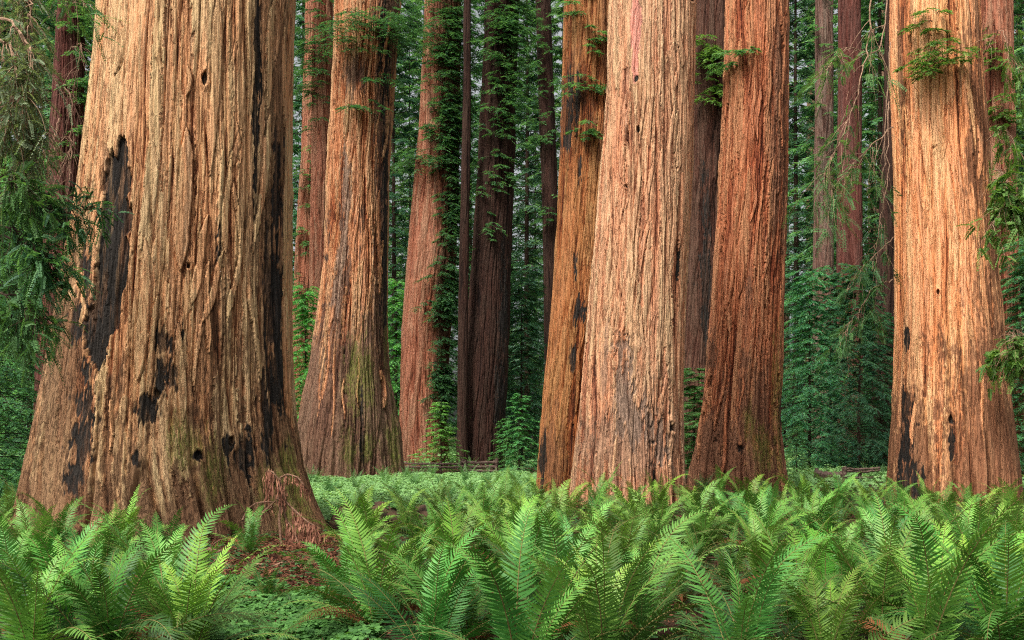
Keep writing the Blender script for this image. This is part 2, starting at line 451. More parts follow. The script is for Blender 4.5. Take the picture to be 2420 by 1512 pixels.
TREES['second'] = redwood('stout orange redwood with grey bare strip and flared dark base, right of the broadest trunk', dict(
    seed=23, d=45.0, n=(420, 620), nspl=22, A=.11, gap=.25, lobes=9, fl0=.05, fl1=.20, flh=2.6, scale=1.25,
    pts=[(0, 790, 946), (200, 786, 930), (400, 775, 918), (600, 766, 914), (720, 752, 914), (800, 742, 916), (900, 728, 926), (1000, 712, 944), (1060, 703, 948), (1110, 697, 952), (1140, 692, 958)],
    grey=[(815, 440, 13, 75), (812, 560, 10, 60), (800, 640, 9, 60), (793, 700, 11, 50)],
    char=[(905, 120, 12, 140), (912, 400, 8, 130), (908, 620, 8, 150), (855, 1010, 5, 90), (770, 610, 5, 10)],
    moss=[(822, 1060, 16, 40), (915, 700, 10, 200), (930, 1050, 14, 60), (870, 1060, 18, 30), (850, 900, 30, 90)],
    stain_shade_h=6.0, stain=[(906, 500, 20, 620), (815, 960, 90, 160), (915, 60, 30, 140), (900, 300, 16, 240), (840, 180, 30, 40)]), 'bark_orange')  # right-edge patches paint shade onto that side; the base tone is stain

TREES['behind_a'] = redwood('slim straight pinkish red trunk standing close behind the stout orange redwood', dict(
    seed=31, d=62.0, n=(160, 320), A=.07, scale=1.6, lobes=7, fl1=.1, pts=[(0, 738, 786), (350, 736, 788), (700, 730, 790), (1060, 722, 796)]), 'bark_far_red')
TREES['behind_b'] = redwood('dull red trunk in the narrow gap right of the broadest trunk, green shrub below', dict(
    seed=32, d=68.0, n=(160, 320), A=.07, scale=1.6, lobes=7, fl1=.1, pts=[(0, 722, 752), (350, 712, 752), (620, 696, 752), (800, 688, 752), (1060, 676, 756)]), 'bark_far_red')
TREES['third'] = redwood('red redwood with its right half hung with green sprays, behind the left rail fence', dict(
    seed=37, d=61.0, n=(260, 520), A=.08, scale=1.5, lobes=8, fl0=.04, fl1=.08, pts=[(0, 1004, 1090), (300, 990, 1085), (600, 962, 1078), (800, 948, 1062), (1000, 942, 1056), (1090, 940, 1060)],
    stain=[(1065, 300, 30, 420), (1045, 800, 18, 260)]), 'bark_far_red')  # shade of the right side painted into the bark colour
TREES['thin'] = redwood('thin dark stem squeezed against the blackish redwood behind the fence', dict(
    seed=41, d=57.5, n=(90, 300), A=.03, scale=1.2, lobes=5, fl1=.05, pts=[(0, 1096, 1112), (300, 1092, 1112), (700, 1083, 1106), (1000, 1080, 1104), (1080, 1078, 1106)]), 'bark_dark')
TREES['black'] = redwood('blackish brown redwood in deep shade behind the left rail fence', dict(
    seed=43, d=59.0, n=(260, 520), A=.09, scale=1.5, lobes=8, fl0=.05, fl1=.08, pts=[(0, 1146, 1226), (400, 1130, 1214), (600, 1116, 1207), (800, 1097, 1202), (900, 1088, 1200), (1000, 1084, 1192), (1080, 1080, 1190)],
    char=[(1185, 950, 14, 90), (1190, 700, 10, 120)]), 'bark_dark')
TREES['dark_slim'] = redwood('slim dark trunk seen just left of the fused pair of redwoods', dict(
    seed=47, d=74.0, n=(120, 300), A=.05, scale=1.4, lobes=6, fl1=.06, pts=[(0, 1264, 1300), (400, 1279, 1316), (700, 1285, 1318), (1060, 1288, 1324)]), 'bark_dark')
TREES['amber'] = redwood('amber brown redwood fused behind the left flank of the pale pink barked redwood', dict(
    seed=53, d=29.3, n=(420, 760), nspl=18, A=.05, gap=.3, lobes=8, fl0=.03, fl1=.06, scale=1.0, twist=-.03,
    pts=[(0, 1334, 1490), (300, 1326, 1490), (500, 1317, 1480), (700, 1306, 1470), (850, 1292, 1460), (1000, 1277, 1450), (1100, 1272, 1446), (1200, 1266, 1440)],
    char=[(1365, 400, 9, 40), (1350, 240, 20, 60), (1358, 640, 5, 40), (1372, 740, 12, 30), (1280, 1090, 9, 60), (1355, 850, 7, 30), (1345, 330, 24, 26)],
    stain=[(1345, 250, 50, 110), (1300, 1080, 30, 90), (1440, 300, 24, 300)]), 'bark_amber')
TREES['pink'] = redwood('pale pink barked redwood with smooth pink scar high up, front of the fused pair', dict(
    seed=59, d=27.6, n=(580, 900), nspl=44, A=.068, gap=.26, len=1.0, lobes=10, fl0=.025, fl1=.06, flh=1.2, scale=1.15, twist=.06,
    pts=[(0, 1440, 1645), (300, 1428, 1638), (500, 1411, 1630), (700, 1392, 1619), (900, 1374, 1613), (1000, 1364, 1612), (1100, 1352, 1613), (1180, 1344, 1617), (1230, 1340, 1622)],
    pink=[(1502, 60, 13, 75), (1499, 150, 9, 40)], grey=[(1468, 820, 20, 36), (1474, 900, 22, 60), (1500, 1000, 40, 50), (1480, 960, 14, 60), (1560, 1060, 24, 50)],
    char=[(1500, 185, 7, 5), (1540, 1045, 9, 6), (1585, 970, 5, 30), (1545, 1130, 6, 30), (1603, 620, 5, 40), (1470, 790, 20, 5)],
    knots=[(1508, 306, 5), (1635, 0, 4), (1588, 1010, 7), (1480, 440, 4)], stain=[(1430, 900, 12, 120), (1480, 1050, 120, 110)]), 'bark_pink')
TREES['between'] = redwood('dark trunk in the slot between the pale pink barked and the ridged red redwood', dict(
    seed=61, d=43.0, n=(200, 420), A=.07, scale=1.2, lobes=7, fl1=.05, pts=[(0, 1646, 1722), (400, 1634, 1716), (850, 1612, 1690), (1100, 1606, 1690)],
    char=[(1665, 600, 12, 160)]), 'bark_umber')
TREES['ridged'] = redwood('deeply ridged red brown redwood right of the fused pair, mossy on its right foot', dict(
    seed=67, d=35.5, n=(480, 800), nspl=40, A=.10, gap=.34, len=1.3, lobes=9, fl0=.03, fl1=.08, flh=1.6, scale=1.2,
    pts=[(0, 1716, 1862), (300, 1706, 1860), (500, 1695, 1856), (700, 1681, 1851), (850, 1667, 1847), (950, 1655, 1845), (1020, 1643, 1846), (1100, 1628, 1854), (1160, 1618, 1864), (1190, 1612, 1868)],
    moss=[(1835, 960, 12, 160), (1800, 1060, 26, 60), (1770, 1000, 14, 40)], knots=[(1748, 1060, 9), (1690, 1040, 3), (1650, 1040, 3)],
    char=[(1846, 980, 5, 40), (1668, 820, 4, 20)], stain_shade_h=3.2, stain=[(1840, 300, 20, 300)]), 'bark_red')  # patch high on the right paints in that side's shade
TREES['grey'] = redwood('greyish slim trunk right of the ridged red redwood, partly behind teal foliage', dict(
    seed=71, d=72.0, n=(140, 320), A=.06, scale=1.6, lobes=6, fl1=.05, pts=[(0, 1926, 1968), (400, 1924, 1970), (700, 1919, 1969), (1060, 1912, 1974)]), 'bark_grey')
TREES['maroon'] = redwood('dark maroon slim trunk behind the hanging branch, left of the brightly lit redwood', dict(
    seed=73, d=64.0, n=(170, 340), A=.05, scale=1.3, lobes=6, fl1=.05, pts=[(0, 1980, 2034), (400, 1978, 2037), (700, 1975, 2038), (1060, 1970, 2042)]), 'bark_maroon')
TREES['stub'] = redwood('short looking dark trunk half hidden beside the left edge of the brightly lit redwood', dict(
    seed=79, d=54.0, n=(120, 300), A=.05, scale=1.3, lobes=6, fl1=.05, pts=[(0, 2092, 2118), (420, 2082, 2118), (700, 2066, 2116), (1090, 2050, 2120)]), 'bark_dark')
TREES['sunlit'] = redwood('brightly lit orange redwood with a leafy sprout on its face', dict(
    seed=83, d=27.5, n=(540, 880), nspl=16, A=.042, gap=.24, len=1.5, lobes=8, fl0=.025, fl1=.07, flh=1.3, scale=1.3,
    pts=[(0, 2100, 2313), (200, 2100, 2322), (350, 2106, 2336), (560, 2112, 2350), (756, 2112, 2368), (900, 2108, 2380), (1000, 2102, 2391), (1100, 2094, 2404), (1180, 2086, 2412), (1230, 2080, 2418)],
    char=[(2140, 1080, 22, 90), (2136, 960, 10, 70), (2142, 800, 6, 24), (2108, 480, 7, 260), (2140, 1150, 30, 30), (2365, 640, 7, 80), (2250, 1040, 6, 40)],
    knots=[(2206, 348, 7), (2245, 992, 7), (2215, 690, 3)], stain_shade_h=2.4, stain=[(2125, 1050, 40, 160), (2330, 1080, 80, 200), (2122, 120, 22, 170), (2110, 560, 10, 300), (2330, 900, 40, 220), (2310, 300, 34, 260), (2345, 560, 24, 260), (2118, 800, 14, 300)]), 'bark_sun')  # left and right edge patches paint shade; lower ones are brown stain
TREES['edge'] = redwood('ridged dull red trunk at the right edge behind the brightly lit redwood', dict(
    seed=89, d=42.0, n=(220, 420), A=.08, scale=1.2, lobes=7, fl1=.05, pts=[(0, 2312, 2394), (400, 2318, 2400), (800, 2325, 2412), (1100, 2330, 2424)]), 'bark_far_red')
TREES['hung'] = redwood('dark red trunk draped with dead twigs left of the broadest trunk', dict(
    seed=97, d=31.0, n=(240, 460), A=.07, scale=1.1, lobes=7, fl1=.06, pts=[(0, 138, 196), (300, 118, 202), (450, 108, 196), (800, 90, 200), (1100, 76, 204)]), 'bark_maroon')

# ------------------------------------------------------------------ foliage
def foliage_arrays(rng, base, dirs, Ls, droop, twigs, k, tl, L, W, up=.12, tmin=.15):
    """branches: base (n,3), horizontal dirs (n,3), lengths (n,) -> leaf arrays"""
    n = len(base)
    t = tmin + (1 - tmin) * rng.rand(n, twigs) ** .8
    side = np.where(rng.rand(n, twigs) < .5, -1., 1.)
    z = np.array([0, 0, 1.])
    S = np.cross(dirs, z); S /= np.linalg.norm(S, axis=1)[:, None] + 1e-9
    Lb = Ls[:, None, None]
    p = base[:, None] + dirs[:, None] * (Lb * t[..., None]) + z * (Lb * (up * t - droop * t * t)[..., None])
    td = dirs[:, None] * .75 + S[:, None] * (side * (.55 + .5 * rng.rand(n, twigs)))[..., None] + z * (-.12 - .35 * rng.rand(n, twigs))[..., None]
    td += rng.randn(n, twigs, 3) * .12
    td /= np.linalg.norm(td, axis=-1)[..., None]
    lt = tl * Ls[:, None] * (1.05 - .6 * t) * (.5 + rng.rand(n, twigs))
    u = (np.arange(k) + rng.rand(n, twigs, k) * .8) / k
    P = p[:, :, None] + td[:, :, None] * (lt[..., None] * u)[..., None]
    P[..., 2] -= (lt[..., None] * u ** 2 * .25)
    ls = np.where(np.arange(k) % 2 == 0, 1., -1.)[None, None, :, None]
    S2 = np.cross(td, z); S2 /= np.linalg.norm(S2, axis=-1)[..., None] + 1e-9
    D = td[:, :, None] * .75 + S2[:, :, None] * ls * .7 + rng.randn(n, twigs, k, 3) * .18
    D[..., 2] -= .15
    N = np.zeros_like(P); N[..., 2] = 1; N += rng.randn(*N.shape) * .35
    tint = np.clip((.45 + .35 * rng.randn(n, twigs))[..., None] + rng.randn(n, twigs, k) * .12, 0, 1)
    m = n * twigs * k
    return P.reshape(m, 3), D.reshape(m, 3), N.reshape(m, 3), L * (.6 + .8 * rng.rand(m)), W * (.7 + .6 * rng.rand(m)), tint.reshape(m)


def conifer_meshes(seed, h, z0, rmax, nb, twigs, k, L, W, mat, trunk_r, top=.12, droop=.3, shape=1.0):
    rng = np.random.RandomState(seed)
    z = z0 + (h - z0) * (np.arange(nb) + rng.rand(nb)) / nb
    az = np.arange(nb) * 2.399 + rng.rand(nb) * .8
    fr = (z - z0) / (h - z0)
    prof = np.clip(1 - fr, top, 1) ** shape * np.clip(.55 + fr * 3, 0, 1)
    Ls = rmax * prof * (.55 + .6 * rng.rand(nb))
    dirs = np.stack([np.cos(az), np.sin(az), np.zeros(nb)], 1)
    base = np.stack([np.zeros(nb), np.zeros(nb), z], 1)
    f = MB()
    f.leaves(*foliage_arrays(rng, base, dirs, Ls, droop, twigs, k, .38, L, W))
    w = MB()
    zz = np.linspace(-.3, h, 12)
    w.tube(np.stack([np.sin(zz * .3) * .05 * trunk_r, np.cos(zz * .23) * .05, zz], 1), trunk_r * np.clip(1 - zz / h * .92, .05, 1), 9)
    for i in range(nb):
        t = np.linspace(0, .92, 5)
        pts = base[i] + dirs[i] * (Ls[i] * t)[:, None] + np.array([0, 0, 1]) * (Ls[i] * (.12 * t - droop * t * t))[:, None]
        w.tube(pts, max(.012, .03 * trunk_r + .010 * Ls[i]) * (1 - t * .85), 3)
    return w.mesh('trunk', M['twig_dark']), f.mesh('crown', M[mat])


def tree_from(meshes, name, loc, rz, sc, col, label, cat='tree', group=None):
    r = empty(name, loc, label, cat, group)
    r.rotation_euler.z = rz; r.scale = sc if isinstance(sc, tuple) else (sc,) * 3
    for m, nm in zip(meshes, ('trunk', 'crown')):
        o = obj(nm, m, r); o.color = (*col, 1)
    return r


tall = [conifer_meshes(200 + i, 46, 1.0 + i * .8, 5.2, 210, 17, 17, .30, .085, 'conifer', .24, .3, .34, .6) for i in range(4)]
mid = [conifer_meshes(220 + i, 15, .3, 3.4, 180, 19, 17, .16, .05, 'conifer', .14, .25, .34, .55) for i in range(3)]
sap = [conifer_meshes(240 + i, 4.2, .15, 1.5, 70, 14, 14, .10, .03, 'conifer_light', .04, .2, .22, .6) for i in range(3)]

GAPS = [
    ('left of the broadest trunk', [(60, 46), (-40, 58), (150, 60), (20, 78), (190, 84), (-120, 70), (110, 105)]),
    ('between the broadest trunk and the stout orange one', [(716, 92), (660, 104), (765, 118)]),
    ('between the stout orange and the spray hung redwoods', [(930, 82), (968, 96), (900, 112), (1000, 124)]),
    ('between the blackish redwood and the fused pair', [(1245, 78), (1110, 90), (1205, 96), (1330, 92), (1265, 112), (1150, 122)]),
    ('between the ridged red and the brightly lit redwood', [(1880, 84), (2010, 80), (2080, 74), (1940, 96), (1850, 108), (2060, 108), (1985, 120)]),
    ('right of the brightly lit redwood', [(2440, 58), (2360, 74), (2500, 82), (2410, 100)])]
ORD = ['nearest', 'second nearest', 'third nearest', 'fourth nearest', 'fifth nearest', 'sixth nearest', 'farthest']
rb = random.Random(5)
n = 0
for gap, lst in GAPS:
    for i, (px, d) in enumerate(sorted(lst, key=lambda a: a[1])):
        g = rb.uniform(.75, 1.25)
        col = (g * rb.uniform(.85, 1.15), g, g * rb.uniform(.95, 1.5))
        o_ = ORD[i] if i < len(lst) - 1 else 'farthest'
        tree_from(tall[n % 4], 'conifer_tree', (gx(px, d), d, 0), rb.uniform(0, 6), rb.uniform(.85, 1.15), col,
                  f'{o_} of the tall dark conifers {gap}', group='dark conifers behind the redwoods')
        n += 1

for i, (px, d, sc, cl, lab) in enumerate([
        (1912, 50, .62, (1.0, 1.25, 1.6), 'teal layered young conifer just right of the ridged red redwood'),
        (2030, 47, .60, (.7, .8, .9), 'dark bushy young conifer close left of the brightly lit redwood'),
        (1975, 58, .72, (.9, 1, 1.2), 'young conifer behind the teal layered one, under the maroon trunk'),
        (1962, 53, .55, (.7, .95, 1.1), 'bluish young conifer below the grey slim trunk, behind the teal layered one'),
        (2080, 51, .5, (.5, .65, .7), 'very dark young conifer against the left edge of the brightly lit redwood'),
        (722, 55, .62, (1.9, 2.2, 1.6), 'light green young conifer in the slot right of the broadest trunk'),
        (936, 72, .8, (1.8, 2.0, 1.6), 'light green conifer in the slot right of the stout orange redwood'),
        (1232, 63, .75, (.8, 1.0, 1.0), 'dark green conifer between the blackish redwood and the fused pair'),
        (2425, 40, .60, (1.2, 1.4, 1.3), 'green young conifer at the right edge behind the brightly lit redwood'),
        (-10, 27, .52, (1.1, 1.2, 1.0), 'bushy young conifer at the left edge behind the ferns'),
        (70, 37, .75, (1.6, 1.6, 1.4), 'pale leafy young conifer between the left edge and the twig draped trunk'),
]):
    tree_from(mid[i % 3], 'young_conifer', (gx(px, d), d, 0), i * 1.3, sc, cl, lab, group='young conifers among the trunks')
for i, (px, d, sc, cl, lab) in enumerate([
        (1042, 52.3, (.95, .9, .80), (1.9, 2.0, 1.5), 'green sapling in front of the red and blackish redwoods, behind the fence'),
        (1228, 48.5, (1.0, .9, .86), (1.2, 1.6, 1.6), 'bluish layered sapling left of the fused pair, right of the fence post'),
        (1190, 54, .62, (1.3, 1.6, 1.4), 'small sapling at the right foot of the blackish redwood'),
        (1640, 39.6, (1.5, 1.1, 1.0), (.9, 1.0, .9), 'green shrubby sapling at the foot of the slot between two redwoods'),
        (1655, 41, (1.3, 1.0, .85), (.75, .95, .9), 'darker sapling behind the shrubby one in the slot between two redwoods'),
        (1880, 43, .5, (1.1, 1.1, 1.0), 'small pale sapling at the right foot of the ridged red redwood'),
]):
    tree_from(sap[i % 3], 'sapling', (gx(px, d), d, 0), i * 2.1, sc, cl, lab, group='saplings behind the ferns')

# far-off wood: one mass of leaf sprays on slopes beyond the last trees
rng = np.random.RandomState(77)
f = MB()
nb = 2800
ang = rng.uniform(-.62, .62, nb); rad = rng.uniform(128, 165, nb)
zz = 50 * rng.rand(nb) ** 1.5
base = np.stack([np.sin(ang) * rad, np.cos(ang) * rad, zz], 1)
a2 = rng.rand(nb) * 2 * PI
f.leaves(*foliage_arrays(rng, base, np.stack([np.cos(a2), np.sin(a2), 0 * a2], 1), rng.uniform(3, 6, nb), .3, 8, 8, .4, .9, .32))
for i in range(60):
    a, r = rng.uniform(-.62, .62), rng.uniform(130, 160)
    x, y = math.sin(a) * r, math.cos(a) * r
    zc = np.linspace(-.5, 60, 5)
    f.tube(np.stack([np.full(5, x), np.full(5, y), zc], 1), .8 - zc * .008, 6, tint=0.)
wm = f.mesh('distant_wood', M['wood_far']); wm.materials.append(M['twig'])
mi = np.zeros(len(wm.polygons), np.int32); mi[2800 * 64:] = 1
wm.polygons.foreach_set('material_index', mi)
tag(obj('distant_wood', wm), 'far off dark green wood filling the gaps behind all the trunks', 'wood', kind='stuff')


# sprays growing straight from a trunk (epicormic foliage): a part of the tree
def on_trunk(key, clumps, mat='sprout', L=.11, W=.034, seed=1, name='foliage', out=.55, twigs=10, k=13):
    root, base = TREES[key]
    rng = np.random.RandomState(seed)
    tm = root.children[0].data
    co = np.empty(len(tm.vertices) * 3, np.float32); tm.vertices.foreach_get('co', co)
    co = co.reshape(-1, 3) + base
    PX = CX + F * co[:, 0] / co[:, 1]; PY = HZ - F * (co[:, 2] - EYE) / co[:, 1]
    fr = co[:, 1] < base[1] + .2
    co, PX, PY = co[fr], PX[fr], PY[fr]
    B, Dd, Ls = [], [], []
    for cx_, cy_, rx, ry, num, size in clumps:
        for _ in range(num):
            qx, qy = cx_ + rng.randn() * rx * .55, cy_ + rng.randn() * ry * .55
            i = np.argmin((PX - qx) ** 2 + (PY - qy) ** 2 * .3)
            p = co[i]
            r = p[:2] - base[:2]; r = r / (np.linalg.norm(r) + 1e-6)
            a = rng.randn() * .8
            r = np.array([r[0] * math.cos(a) - r[1] * math.sin(a), r[0] * math.sin(a) + r[1] * math.cos(a), 0])
            B.append(p - np.array([r[0], r[1], 0]) * .05); Dd.append(r); Ls.append(size * rng.uniform(.5, 1.2))
    B, Dd, Ls = np.array(B), np.array(Dd), np.array(Ls)
    mb = MB()
    mb.leaves(*foliage_arrays(rng, B, Dd, Ls, .45, twigs, k, .42, L, W))
    nl = sum(len(q) for q in mb.q)
    for p, dd, l in zip(B, Dd, Ls):
        t = np.linspace(0, .9, 4)
        mb.tube(p + dd * (l * t)[:, None] + np.array([0, 0, 1]) * (l * (.12 * t - .45 * t * t))[:, None], .010 * (1 - .8 * t) * max(1, base[1] / 35), 3)
    me = mb.mesh(name, M[mat]); me.materials.append(M['twig_dark'])
    mi = np.zeros(len(me.polygons), np.int32); mi[nl:] = 1
    me.polygons.foreach_set('material_index', mi)
    o = obj(name, me, root, tuple(-base))
    o.color = (.95, 1.0, .9, 1)
    return o


on_trunk('third', [(1050, 80, 50, 120, 230, 1.5), (1060, 300, 36, 110, 210, 1.3), (1065, 500, 22, 100, 140, 1.2), (1000, 370, 40, 30, 24, 1.5), (1050, 700, 22, 100, 140, 1.1),
                   (1040, 900, 20, 80, 100, 1.0), (1000, 300, 30, 20, 12, 1.3), (1020, 720, 30, 20, 10, 1.0)], 'conifer', .13, .036, 301)
on_trunk('black', [(1190, 60, 40, 110, 170, 1.4), (1180, 230, 40, 80, 80, 1.3), (1170, 400, 40, 70, 34, 1.2), (1150, 520, 30, 50, 10, 1.0)], 'conifer', .13, .036, 302)
on_trunk('dark_slim', [(1285, 100, 24, 110, 34, 1.6), (1290, 330, 20, 90, 22, 1.4), (1300, 480, 14, 60, 10, 1.3)], 'conifer', .14, .04, 303)
on_trunk('second', [(850, 55, 60, 30, 44, 1.7), (810, 100, 40, 26, 14, 1.4), (890, 190, 30, 16, 10, 1.1), (850, 255, 40, 14, 14, 1.0), (920, 60, 16, 60, 40, 1.6)], 'conifer', .10, .028, 304)
on_trunk('behind_a', [(745, 150, 24, 120, 70, 1.6), (760, 60, 20, 60, 20, 1.6)], 'conifer', .13, .036, 305)
on_trunk('behind_b', [(725, 420, 14, 90, 26, 1.4), (715, 570, 12, 40, 12, 1.2), (720, 720, 16, 60, 24, 1.4)], 'conifer', .13, .036, 306)
on_trunk('amber', [(1370, 200, 34, 22, 14, .75), (1385, 310, 26, 14, 9, .6), (1360, 40, 30, 30, 8, .7), (1395, 90, 14, 30, 6, .5)], 'conifer', .085, .024, 307)
on_trunk('between', [(1668, 130, 26, 46, 40, 1.1), (1675, 220, 18, 40, 18, .9)], 'sprout', .11, .036, 308)
on_trunk('ridged', [(1740, 120, 26, 12, 9, .8), (1728, 150, 22, 12, 6, .7)], 'conifer', .09, .028, 309)
on_trunk('edge', [(2350, 130, 20, 60, 14, .9), (2370, 260, 26, 40, 20, 1.0), (2350, 480, 20, 80, 24, 1.0)], 'sprout', .11, .036, 310)
on_trunk('sunlit', [(2204, 60, 10, 36, 8, .75), (2214, 110, 12, 20, 8, .8), (2196, 165, 18, 24, 12, .8), (2245, 130, 24, 10, 7, .8), (2270, 142, 20, 8, 4, .7)], 'sprout', .095, .03, 311, twigs=9)
on_trunk('hung', [(170, 60, 30, 60, 30, .9), (185, 200, 22, 80, 30, .9), (190, 330, 16, 60, 16, .8)], 'conifer', .10, .03, 312)
on_trunk('grey', [(1945, 60, 30, 60, 16, 1.4), (1945, 300, 26, 90, 12, 1.2)], 'conifer', .13, .036, 313)


# hanging branches: wood plus leafy tips, parented to the tree that bears them
def branch(root, base, paths, wood, mat, seed, rad=.022, nt=14, tl=.5, L=.05, W=.013, k=16, leafy=.35, droop=.6, name='branch'):
    for pi, path in enumerate(paths):
        rng = np.random.RandomState(seed * 10 + pi)
        w, f = MB(), MB()
        P = np.array([at(*p) for p in path]) if len(path[0]) == 3 else np.array(path)
        s = np.linspace(0, len(P) - 1, 7 * (len(P) - 1) + 1)
        q = np.stack([np.interp(s, np.arange(len(P)), P[:, c]) for c in range(3)], 1)
        for _ in range(3): q[1:-1] = (q[:-2] + 2 * q[1:-1] + q[2:]) / 4
        q[1:-1] += rng.randn(len(q) - 2, 3) * .018
        u = np.linspace(0, 1, len(q))
        w.tube(q, rad * (1 - .78 * u), 5)
        for j in range(nt):
            t = rng.uniform(.12, 1.0)
            i = int(t * (len(q) - 1)); p = q[i]
            tg = q[min(i + 1, len(q) - 1)] - q[max(i - 1, 0)]; tg /= np.linalg.norm(tg) + 1e-9
            dd = tg * .7 + rng.randn(3) * .55; dd[2] -= .2
            dd /= np.linalg.norm(dd)
            ln = tl * rng.uniform(.5, 1.3)
            tt = np.linspace(0, 1, 8)
            c = p + dd * (ln * tt)[:, None] + np.array([0, 0, -1]) * (ln * droop * tt ** 2)[:, None] + np.cumsum(rng.randn(8, 3) * .012, 0)
            w.tube(c, rad * .38 * (1 - .7 * tt), 3)
            if t < leafy: continue
            for sub in range(4):
                a = c[rng.randint(3, 8)]
                d2 = dd * .6 + rng.randn(3) * .5; d2[2] -= .35; d2 /= np.linalg.norm(d2)
                sl = ln * rng.uniform(.35, .7)
                uu = (np.arange(k) + rng.rand(k) * .5) / k
                pp = a + d2 * (sl * uu)[:, None]; pp[:, 2] -= sl * .3 * uu ** 2
                nrm = np.array([0, 0, 1.]) + rng.randn(3) * .5
                S = np.cross(d2, nrm); S /= np.linalg.norm(S)
                for sg in (-1, 1):
                    f.leaves(pp, d2 * .6 + S * sg * .8 + rng.randn(k, 3) * .1, np.tile(nrm, (k, 1)), L * (1.1 - .5 * uu) * rng.uniform(.8, 1.2), W, np.clip(.5 + .3 * rng.randn(), 0, 1))
        b = obj(name, w.mesh(name, M[wood]), root, tuple(-np.asarray(base)))
        if f.n: obj('foliage', f.mesh('foliage', M[mat]), b)


r_, b_ = TREES['sunlit']
branch(r_, b_, [[(2060, -60, 24), (2050, 120, 24), (2020, 240, 23.6), (1990, 330, 23.5), (1945, 400, 23.4), (1975, 450, 23.4)]], 'twig_pale', 'conifer_light', 401, .02, 34, .75, .075, .02)
branch(r_, b_, [[(2100, -40, 25), (2080, 130, 24.6), (2000, 110, 24), (1960, 160, 23.6)], [(2110, 300, 26), (2040, 360, 25), (1990, 420, 24.6)]], 'twig_pale', 'conifer_light', 402, .018, 26, .7, .075, .02)
branch(r_, b_, [[(2104, 100, 26), (2092, 300, 25.4), (2085, 500, 25.2), (2100, 640, 25.2)], [(2100, 240, 26), (2098, 420, 25.2), (2075, 540, 25), (2060, 640, 25)]], 'twig_pale', 'conifer_light', 403, .014, 10, .5, .07, .018)
branch(r_, b_, [[(2108, 660, 26), (2060, 680, 25.2), (2030, 730, 25), (1990, 790, 24.8)], [(2110, 560, 26), (2050, 620, 25.2), (2000, 690, 25)]], 'twig_pale', 'conifer_light', 404, .014, 18, .55, .075, .02)
branch(r_, b_, [[(2345, 400, 27), (2375, 410, 25.6), (2380, 470, 25.2), (2340, 540, 25)], [(2345, 390, 27), (2395, 440, 25.5), (2415, 500, 25.3)]], 'twig_pale', 'sprout', 405, .016, 54, .5, .095, .036)
branch(r_, b_, [[(2370, 780, 27), (2400, 790, 25.7), (2385, 830, 25.4), (2340, 850, 25.2)], [(2372, 770, 27), (2440, 800, 25.6), (2430, 850, 25.4)]], 'twig_pale', 'sprout', 406, .014, 44, .42, .095, .034)
branch(r_, b_, [[(2322, 130, 27), (2365, 60, 26), (2385, 130, 25.7), (2418, 170, 25.6)], [(2330, 330, 27), (2370, 300, 26.2), (2420, 380, 26)]], 'twig_pale', 'sprout', 407, .014, 24, .6, .085, .028)
r_, b_ = TREES['hung']
branch(r_, b_, [[(120, 330, 30), (170, 320, 29.5), (165, 420, 29.2), (150, 520, 29.2)], [(140, 280, 30), (128, 330, 29.4), (116, 420, 29.2), (124, 520, 29.2)],
                [(150, 200, 30), (168, 230, 29.5), (172, 330, 29.3)], [(165, 120, 30), (195, 100, 29.5), (180, 180, 29.3)], [(175, 330, 30), (160, 370, 29.4), (130, 450, 29.2)]], 'twig', 'conifer', 411, .03, 16, .8, .06, .016, leafy=2)
# the grey leaning limb tree on the far left
lt = empty('leaning_tree', (-9.2, 16.5, 0), 'grey green tree at the left edge with drooping brown twigs over the ferns', 'tree')
w = MB()
zz = np.linspace(-.3, 11, 16)
w.tube(np.stack([-.25 * np.sin(zz * .35), .1 * np.sin(zz * .5), zz], 1), .20 - zz * .012, 10)
obj('trunk', w.mesh('trunk', M['twig']), lt)
LB = (-9.2, 16.5, 0)
branch(lt, LB, [[(-60, 20, 16), (40, 60, 15.2), (80, 130, 15), (50, 250, 14.8), (10, 340, 14.8)], [(-50, -40, 16.4), (30, -20, 15.8), (80, 10, 15.6), (60, 90, 15.4)],
                [(-60, 120, 16.2), (40, 150, 15.6), (80, 210, 15.4), (75, 300, 15.3), (60, 380, 15.3)], [(-60, 60, 15.6), (20, 100, 15), (50, 180, 14.8), (0, 300, 14.7)],
                [(-60, 200, 15.8), (30, 230, 15.2), (70, 300, 15.1), (40, 400, 15)]], 'twig_pale', 'conifer_pale', 421, .022, 60, .42, .042, .017, leafy=.1)
branch(lt, LB, [[(-60, -80, 17), (60, -60, 16.6), (140, -50, 16.4), (205, 20, 16.3)], [(-60, 260, 17), (60, 300, 16.6), (110, 360, 16.4), (60, 440, 16.3)]], 'twig_pale', 'conifer_light', 422, .018, 26, .45, .045, .018, leafy=.1)
branch(lt, LB, [[(-60, 440, 16), (60, 470, 15.4), (110, 490, 15.2), (150, 510, 15.2)], [(-60, 520, 15.6), (40, 540, 15), (90, 590, 14.8), (110, 630, 14.8)],
                [(-60, 480, 16.4), (80, 470, 15.8), (160, 490, 15.6), (250, 496, 15.5)], [(-60, 620, 16), (30, 640, 15.6), (70, 690, 15.4), (110, 750, 15.4)],
                [(-60, 560, 15.4), (40, 560, 15), (100, 590, 14.9), (130, 620, 14.9)], [(-60, 760, 16), (20, 740, 15.6), (80, 800, 15.4)]], 'twig_dark', 'conifer', 423, .02, 50, .42, .05, .021, leafy=.05, droop=.25)
branch(lt, LB, [[(-60, 400, 15), (20, 420, 14.8), (70, 460, 14.7)], [(-60, 680, 15.4), (40, 700, 15), (90, 760, 14.9)]], 'twig_dark', 'conifer_light', 424, .018, 36, .45, .05, .021, leafy=.05, droop=.3)


